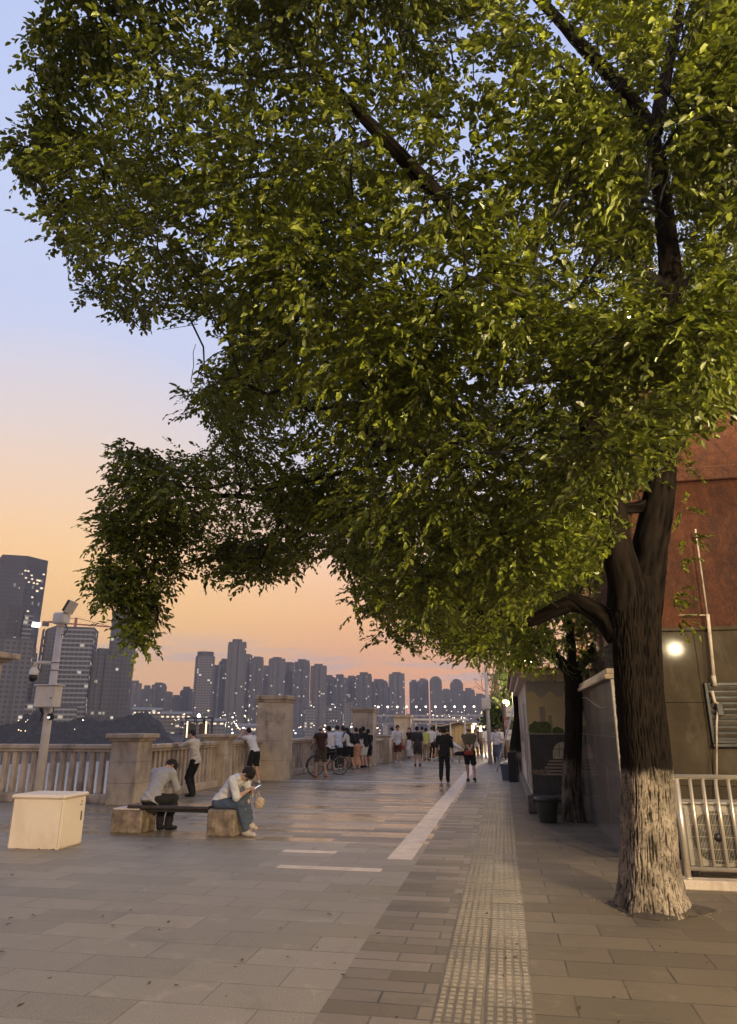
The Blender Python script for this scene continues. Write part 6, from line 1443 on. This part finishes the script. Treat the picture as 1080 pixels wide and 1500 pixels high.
    BL = list(B); B = np.concatenate(B); Dr = np.concatenate(Dr); Ln = np.concatenate(Ln)
    # keep twigs inside the crown's outline and off the bare limbs
    tip = B+Dr*Ln[:, None]; tip[:, 2] -= Ln*.2; q, f = projv(tip); qb, _ = projv(B); lid = np.concatenate([np.full(len(x), i) for i, x in enumerate(BL)]); jit = g.normal(0, 5, q.shape)+g.normal(0, 13, (len(BL), 2))[lid]
    ok = in_poly(q+jit, poly) & in_poly(qb+jit*.6, poly) & (f > 2.6)
    ok[-len(spr)*5:] = True
    bare = [(0, 0, 4, 1.5), (0, 18, 44, 1.3), (1, 0, 16, 1.3), (2, 22, 30, .8), (7, 0, 14, 1.4), (8, 0, 5, 1.3)]
    for li, i0, i1, k in bare:
        Q, rr = vis[li]; pq, pf = projv(Q)
        for i in range(i0, min(i1, len(Q)-1)):
            c = (pq[i]+pq[i+1])/2; rp = rr[i]*1000/pf[i]*k
            for QQ in (q, (q+qb)/2): ok &= ~((np.hypot(QQ[:, 0]-c[0], QQ[:, 1]-c[1]) < rp+6) & (f < pf[i]+.1) & (g.random(len(f)) < .9))
    for cxp, cyp, rp in ((925, 885, 48), (905, 830, 25), (955, 810, 34), (965, 750, 22), (935, 940, 60)): ok &= ~((np.hypot(q[:, 0]-cxp, q[:, 1]-cyp) < rp) & (f < 8.6) & (np.arange(len(f)) < len(f)-len(spr)*5))
    B, Dr, Ln = B[ok], Dr[ok], Ln[ok]
    mb_n = len(B)
    P, D, Nn = leaves_from_twigs(B, Dr, Ln, 10, .09, g, droop=.36)
    tw = np.array([mnoise.noise(Vector(b*.9)) for b in B])*.45+g.normal(0, .1, len(B)); leaf_mesh('crown', P, D, Nn, .061, M['leaf'], t, TB, g, tw=tw)
    # the finest twigs, as thin three sided stems
    k = min(len(B), 9000); sel = g.permutation(len(B))[:k]; b0 = B[sel]; b1 = B[sel]+Dr[sel]*Ln[sel][:, None]*.9; b1[:, 2] -= Ln[sel]*.3; a = unit(np.cross(Dr[sel], np.array((.3, .2, 1.))))*.0028; c = unit(np.cross(Dr[sel], a))*.0028
    V = np.stack([b0+a, b0-a*.5+c, b0-a*.5-c, b1+a*.5, b1-a*.3+c*.5, b1-a*.3-c*.5], 1)-TB; o = np.arange(k)[:, None]*6
    npmesh('twig_crown', V.reshape(-1, 3), np.concatenate([o+np.array([[0, 1, 4, 3]]), o+np.array([[1, 2, 5, 4]]), o+np.array([[2, 0, 3, 5]])], 0), M['twig'], t)
    print('lobes', len(lob), 'twigs', mb_n, 'leaves', len(P))
main_tree()
def small_tree(label, base, path, radii, lobes, nper, leaf, m, bark, seed, name='camphor_tree', flare=.04, keep=None, group=None, thick=.005, limbs=()):
    g = np.random.default_rng(seed); base = np.array(base, float); t = thing(name, label, 'tree', tuple(base), 0, group)
    path = [np.array(p, float) for p in path]
    trunk_mesh('trunk', path, radii, t, bark, base, flare=flare, n=48, rows=90, amp=.022, freq=26.)
    skel = [path[-1], (path[-1]+path[-2])/2]
    for lm in limbs:
        mb = MB(); mb.tube([np.array(p[:3])-base for p in lm], [p[3] for p in lm], 8); mb.build('limb', M['twig'], t); skel += [np.array(p[:3]) for p in lm[1:]]
    B = []; Dr = []; Ln = []; centers = []
    for c, r in lobes:
        c = np.array(c, float); n = max(1, int(nper*r*r*(14)))
        cs = c+unit(g.normal(0, 1, (n, 3)))*r*(g.uniform(.15, 1., (n, 1))**.5)*np.array((1, 1, .8)); centers.append(cs)
    cs = np.concatenate(centers)
    if keep is not None: q, f = projv(cs); cs = cs[in_poly(q, np.array(keep))]
    grow(skel, cs[::2], thick, t, base, M['twig'], g)
    for p in cs:
        n = 9; v = unit(g.normal(0, 1, (n, 3))); B.append(p+v*.1); v[:, 2] -= .3; Dr.append(unit(v)); Ln.append(g.uniform(.18, .38, n))
    B = np.concatenate(B); Dr = np.concatenate(Dr); Ln = np.concatenate(Ln)
    P, D, Nn = leaves_from_twigs(B, Dr, Ln, 8, leaf, g); leaf_mesh('crown', P, D, Nn, leaf, m, t, base, g)
W_ = lambda px, py, Y: atY(px, py, Y)
b2 = np.array((1.20, 14.5, 0))
small_tree('second tree with worn whitewash on its dark trunk in front of the painted kiosk', b2, [b2, b2+(.02, 0, .8), W_(840, 1080, 14.5), W_(841, 1000, 14.5), W_(836, 975, 14.5)], [.19, .165, .16, .17, .16],
    [(W_(810, 930, 14.3), .8), (W_(760, 930, 14.), .7), (W_(860, 920, 14.6), .7), (W_(840, 860, 14.5), 1.1), (W_(750, 860, 14.2), 1.1), (W_(690, 900, 14.2), .8), (W_(880, 790, 15), 1.2), (W_(780, 780, 14.6), 1.3), (W_(660, 830, 14.3), 1.)], 2.3, .105, M['leaf'], M['bark2'], 5,
    limbs=[[(*W_(836, 985, 14.5), .13), (*W_(812, 960, 14.4), .10), (*W_(775, 930, 14.2), .07), (*W_(730, 880, 14.), .04)], [(*W_(842, 985, 14.5), .12), (*W_(870, 950, 14.7), .09), (*W_(890, 890, 15.), .05)], [(*W_(838, 980, 14.5), .11), (*W_(835, 920, 14.5), .08), (*W_(800, 820, 14.5), .04)]],
    keep=[(560, 600), (560, 900), (600, 930), (690, 968), (740, 960), (790, 985), (870, 985), (905, 960), (905, 600)])
b3 = np.array((.38, 24.6, 0))
small_tree('dark trunked tree rising behind the kiosk, ladder leaning on it', b3, [b3, b3+(.0, 0, 1.), W_(763, 1050, 24.6), W_(758, 985, 24.6), W_(752, 955, 24.6)], [.26, .24, .22, .2, .17],
    [(W_(735, 950, 24.), 1.0), (W_(700, 935, 24.), 1.0), (W_(770, 940, 24.6), 1.0), (W_(740, 900, 24.5), 1.6), (W_(660, 915, 24.), 1.2), (W_(620, 905, 24.), 1.), (W_(690, 870, 24.), 1.6)], 1.25, .13, M['leaf'], M['bark_far'], 6,
    limbs=[[(*W_(757, 990, 24.6), .14), (*W_(740, 962, 24.4), .10), (*W_(700, 940, 24.2), .06)], [(*W_(757, 985, 24.6), .14), (*W_(775, 950, 24.6), .09), (*W_(790, 920, 24.6), .05)]],
    keep=[(540, 700), (560, 930), (590, 960), (640, 950), (670, 970), (720, 965), (745, 975), (775, 985), (800, 960), (800, 700)])
M['tan_twig'] = mat('tan_twig', (.22, .145, .09), (.15, .10, .06), 12, .85, bmp=.2)
def bare_tree():
    g = random.Random(9); p = gnd(740, 1110); base = np.array((p[0]+.1, p[1], 0)); Y = p[1]
    t = thing('bare_tree', 'thin bare tree with upswept twigs and few leaves by the notice boards', 'tree', tuple(base))
    a = W_(739, 1035, Y)-base; mb = MB(); mb.tube([(0, 0, 0), a*.5+np.array((.05, 0, 0)), a], [.17, .14, .11], 10); mb.build('trunk', M['tan_twig'], t)
    tips = []
    def br(mb, p, d, l, r, dep):
        q = p+d*l; mid = (p+q)/2+np.array((g.gauss(0, .05), 0, .03))*l; mb.tube([p, mid, q], [r, r*.8, r*.6], 6, cap=False)
        if dep == 0: tips.append(q); return
        for k in range(g.choice((2, 3))):
            v = nrm(d+np.array((g.gauss(0, .45), g.gauss(0, .45), g.uniform(0, .3)))); br(mb, q if k < 2 else mid, v, l*g.uniform(.6, .85), r*.6, dep-1)
    for d in ((-.55, 0, 1), (-.2, .2, 1.), (.12, -.1, 1), (.35, .1, 1.), (-.8, -.1, .9)): mb = MB(); br(mb, a*g.uniform(.8, 1.), nrm(d), g.uniform(1.1, 1.5), .05, 3); mb.build('branch', M['tan_twig'], t)
    gg = np.random.default_rng(4); T = np.array(tips)[::3]+base; D = unit(gg.normal(0, 1, (len(T), 3)))
    P, DD, Nn = leaves_from_twigs(T, D, np.full(len(T), .25), 3, .12, gg); leaf_mesh('crown', P, DD, Nn, .12, M['leaf_far'], t, base, gg)
bare_tree()
def far_green(label, px, py, Y, r, n, seed):
    c = W_(px, py, Y); small_tree(label, (c[0], Y, 0), [(c[0], Y, 0), (c[0]+.05, Y, c[2]*.5), (c[0], Y, c[2])], [.16, .13, .09], [(c+np.array((0, 0, k)), r*s) for k, s in ((-r*.6, .8), (0, 1.), (r*.7, .7))], n, .22, M['leaf_far'], M['bark_far'], seed, name='young_tree', group='young trees along the far footway', thick=.008)
far_green('bright green young tree beside the tall grey pole', 728, 1052, 47., .95, 2.2, 12)
far_green('yellowish lamp lit tree behind the bare twigs', 746, 1010, 52., 1.5, 1.4, 13)
far_green('dark green tree behind the notice boards', 752, 1040, 56., 1.6, 1.4, 14)
for p_, Y_, e_ in (((750, 1003), 50., 1500), ((741, 1030), 49., 900)):
    c = W_(*p_, Y_); t = thing('street_lamp', 'glowing globe lamp on a post among the far twigs' if e_ == 1500 else 'lower globe lamp above the notice boards', 'lamp', (c[0], Y_, 0), 0, 'far globe lamps')
    mb = MB(); mb.tube([(0, 0, 0), (0, 0, c[2]-.15)], [.07, .04], 8); mb.build('post', M['dark_metal'], t)
    mb = MB(); mb.ball((0, 0, c[2]), .22, 12); mb.build('globe', emit('globe_lamp', (1., .85, .58), 14.) if e_ == 1500 else bpy.data.materials['globe_lamp'], t); point_lamp((c[0], Y_-.5, c[2]), e_, r=.2)
# tree pit
def pit():
    mb = MB(); n = 40; r = random.Random(3); R_ = [.47+.09*math.sin(i*.47+1)+r.uniform(-.05, .05) for i in range(n)]
    vs = [(0, 0, .03)]+[(.35*math.cos(2*PI*i/n), .35*math.sin(2*PI*i/n), .035+r.uniform(-.01, .012)) for i in range(n)]+[(R_[i]*math.cos(2*PI*i/n), R_[i]*.75*math.sin(2*PI*i/n), .005) for i in range(n)]
    fs = [(0, 1+i, 1+(i+1) % n) for i in range(n)]+[(1+i, 1+n+i, 1+n+(i+1) % n, 1+(i+1) % n) for i in range(n)]
    mb.add(vs, fs, 0, True); o = mb.build('tree_pit', M['soil'], None, (TB[0]+.04, TB[1], 0)); struct(o, 'dark soil around the tree base')
    mb = MB()
    for i in range(70):
        a = r.uniform(0, 6.28); d = r.uniform(.36, .62); s = r.uniform(.003, .009); c = (TB[0]+d*math.cos(a), TB[1]+d*.8*math.sin(a), .012)
        mb.ball(c, (s, s*r.uniform(.6, 1), s*.6), 6)
    tag(mb.build('gravel', M['stone_cap']), 'pale crumbs of mortar and gravel round the tree pit', 'gravel', kind='stuff')
pit()
# ------------------------------------------------------------------ evening haze
HAZE_DENSITY = .00027
def haze():
    m = bpy.data.materials.new('haze_air'); m.use_nodes = True; nt = m.node_tree; nt.nodes.clear(); out = N(nt, 'ShaderNodeOutputMaterial')
    v = N(nt, 'ShaderNodeVolumePrincipled'); v.inputs['Color'].default_value = (.80, .80, .86, 1); v.inputs['Density'].default_value = HAZE_DENSITY; v.inputs['Anisotropy'].default_value = .0
    L(nt, v.outputs[0], out.inputs['Volume'])
    mb = MB(); mb.box((-3050, -450, -19), (1550, 3050, 300)); o = mb.build('haze', m); o['kind'] = 'stuff'; o['label'] = 'thin evening haze over the river and city'
if HAZE_DENSITY > 0: haze()
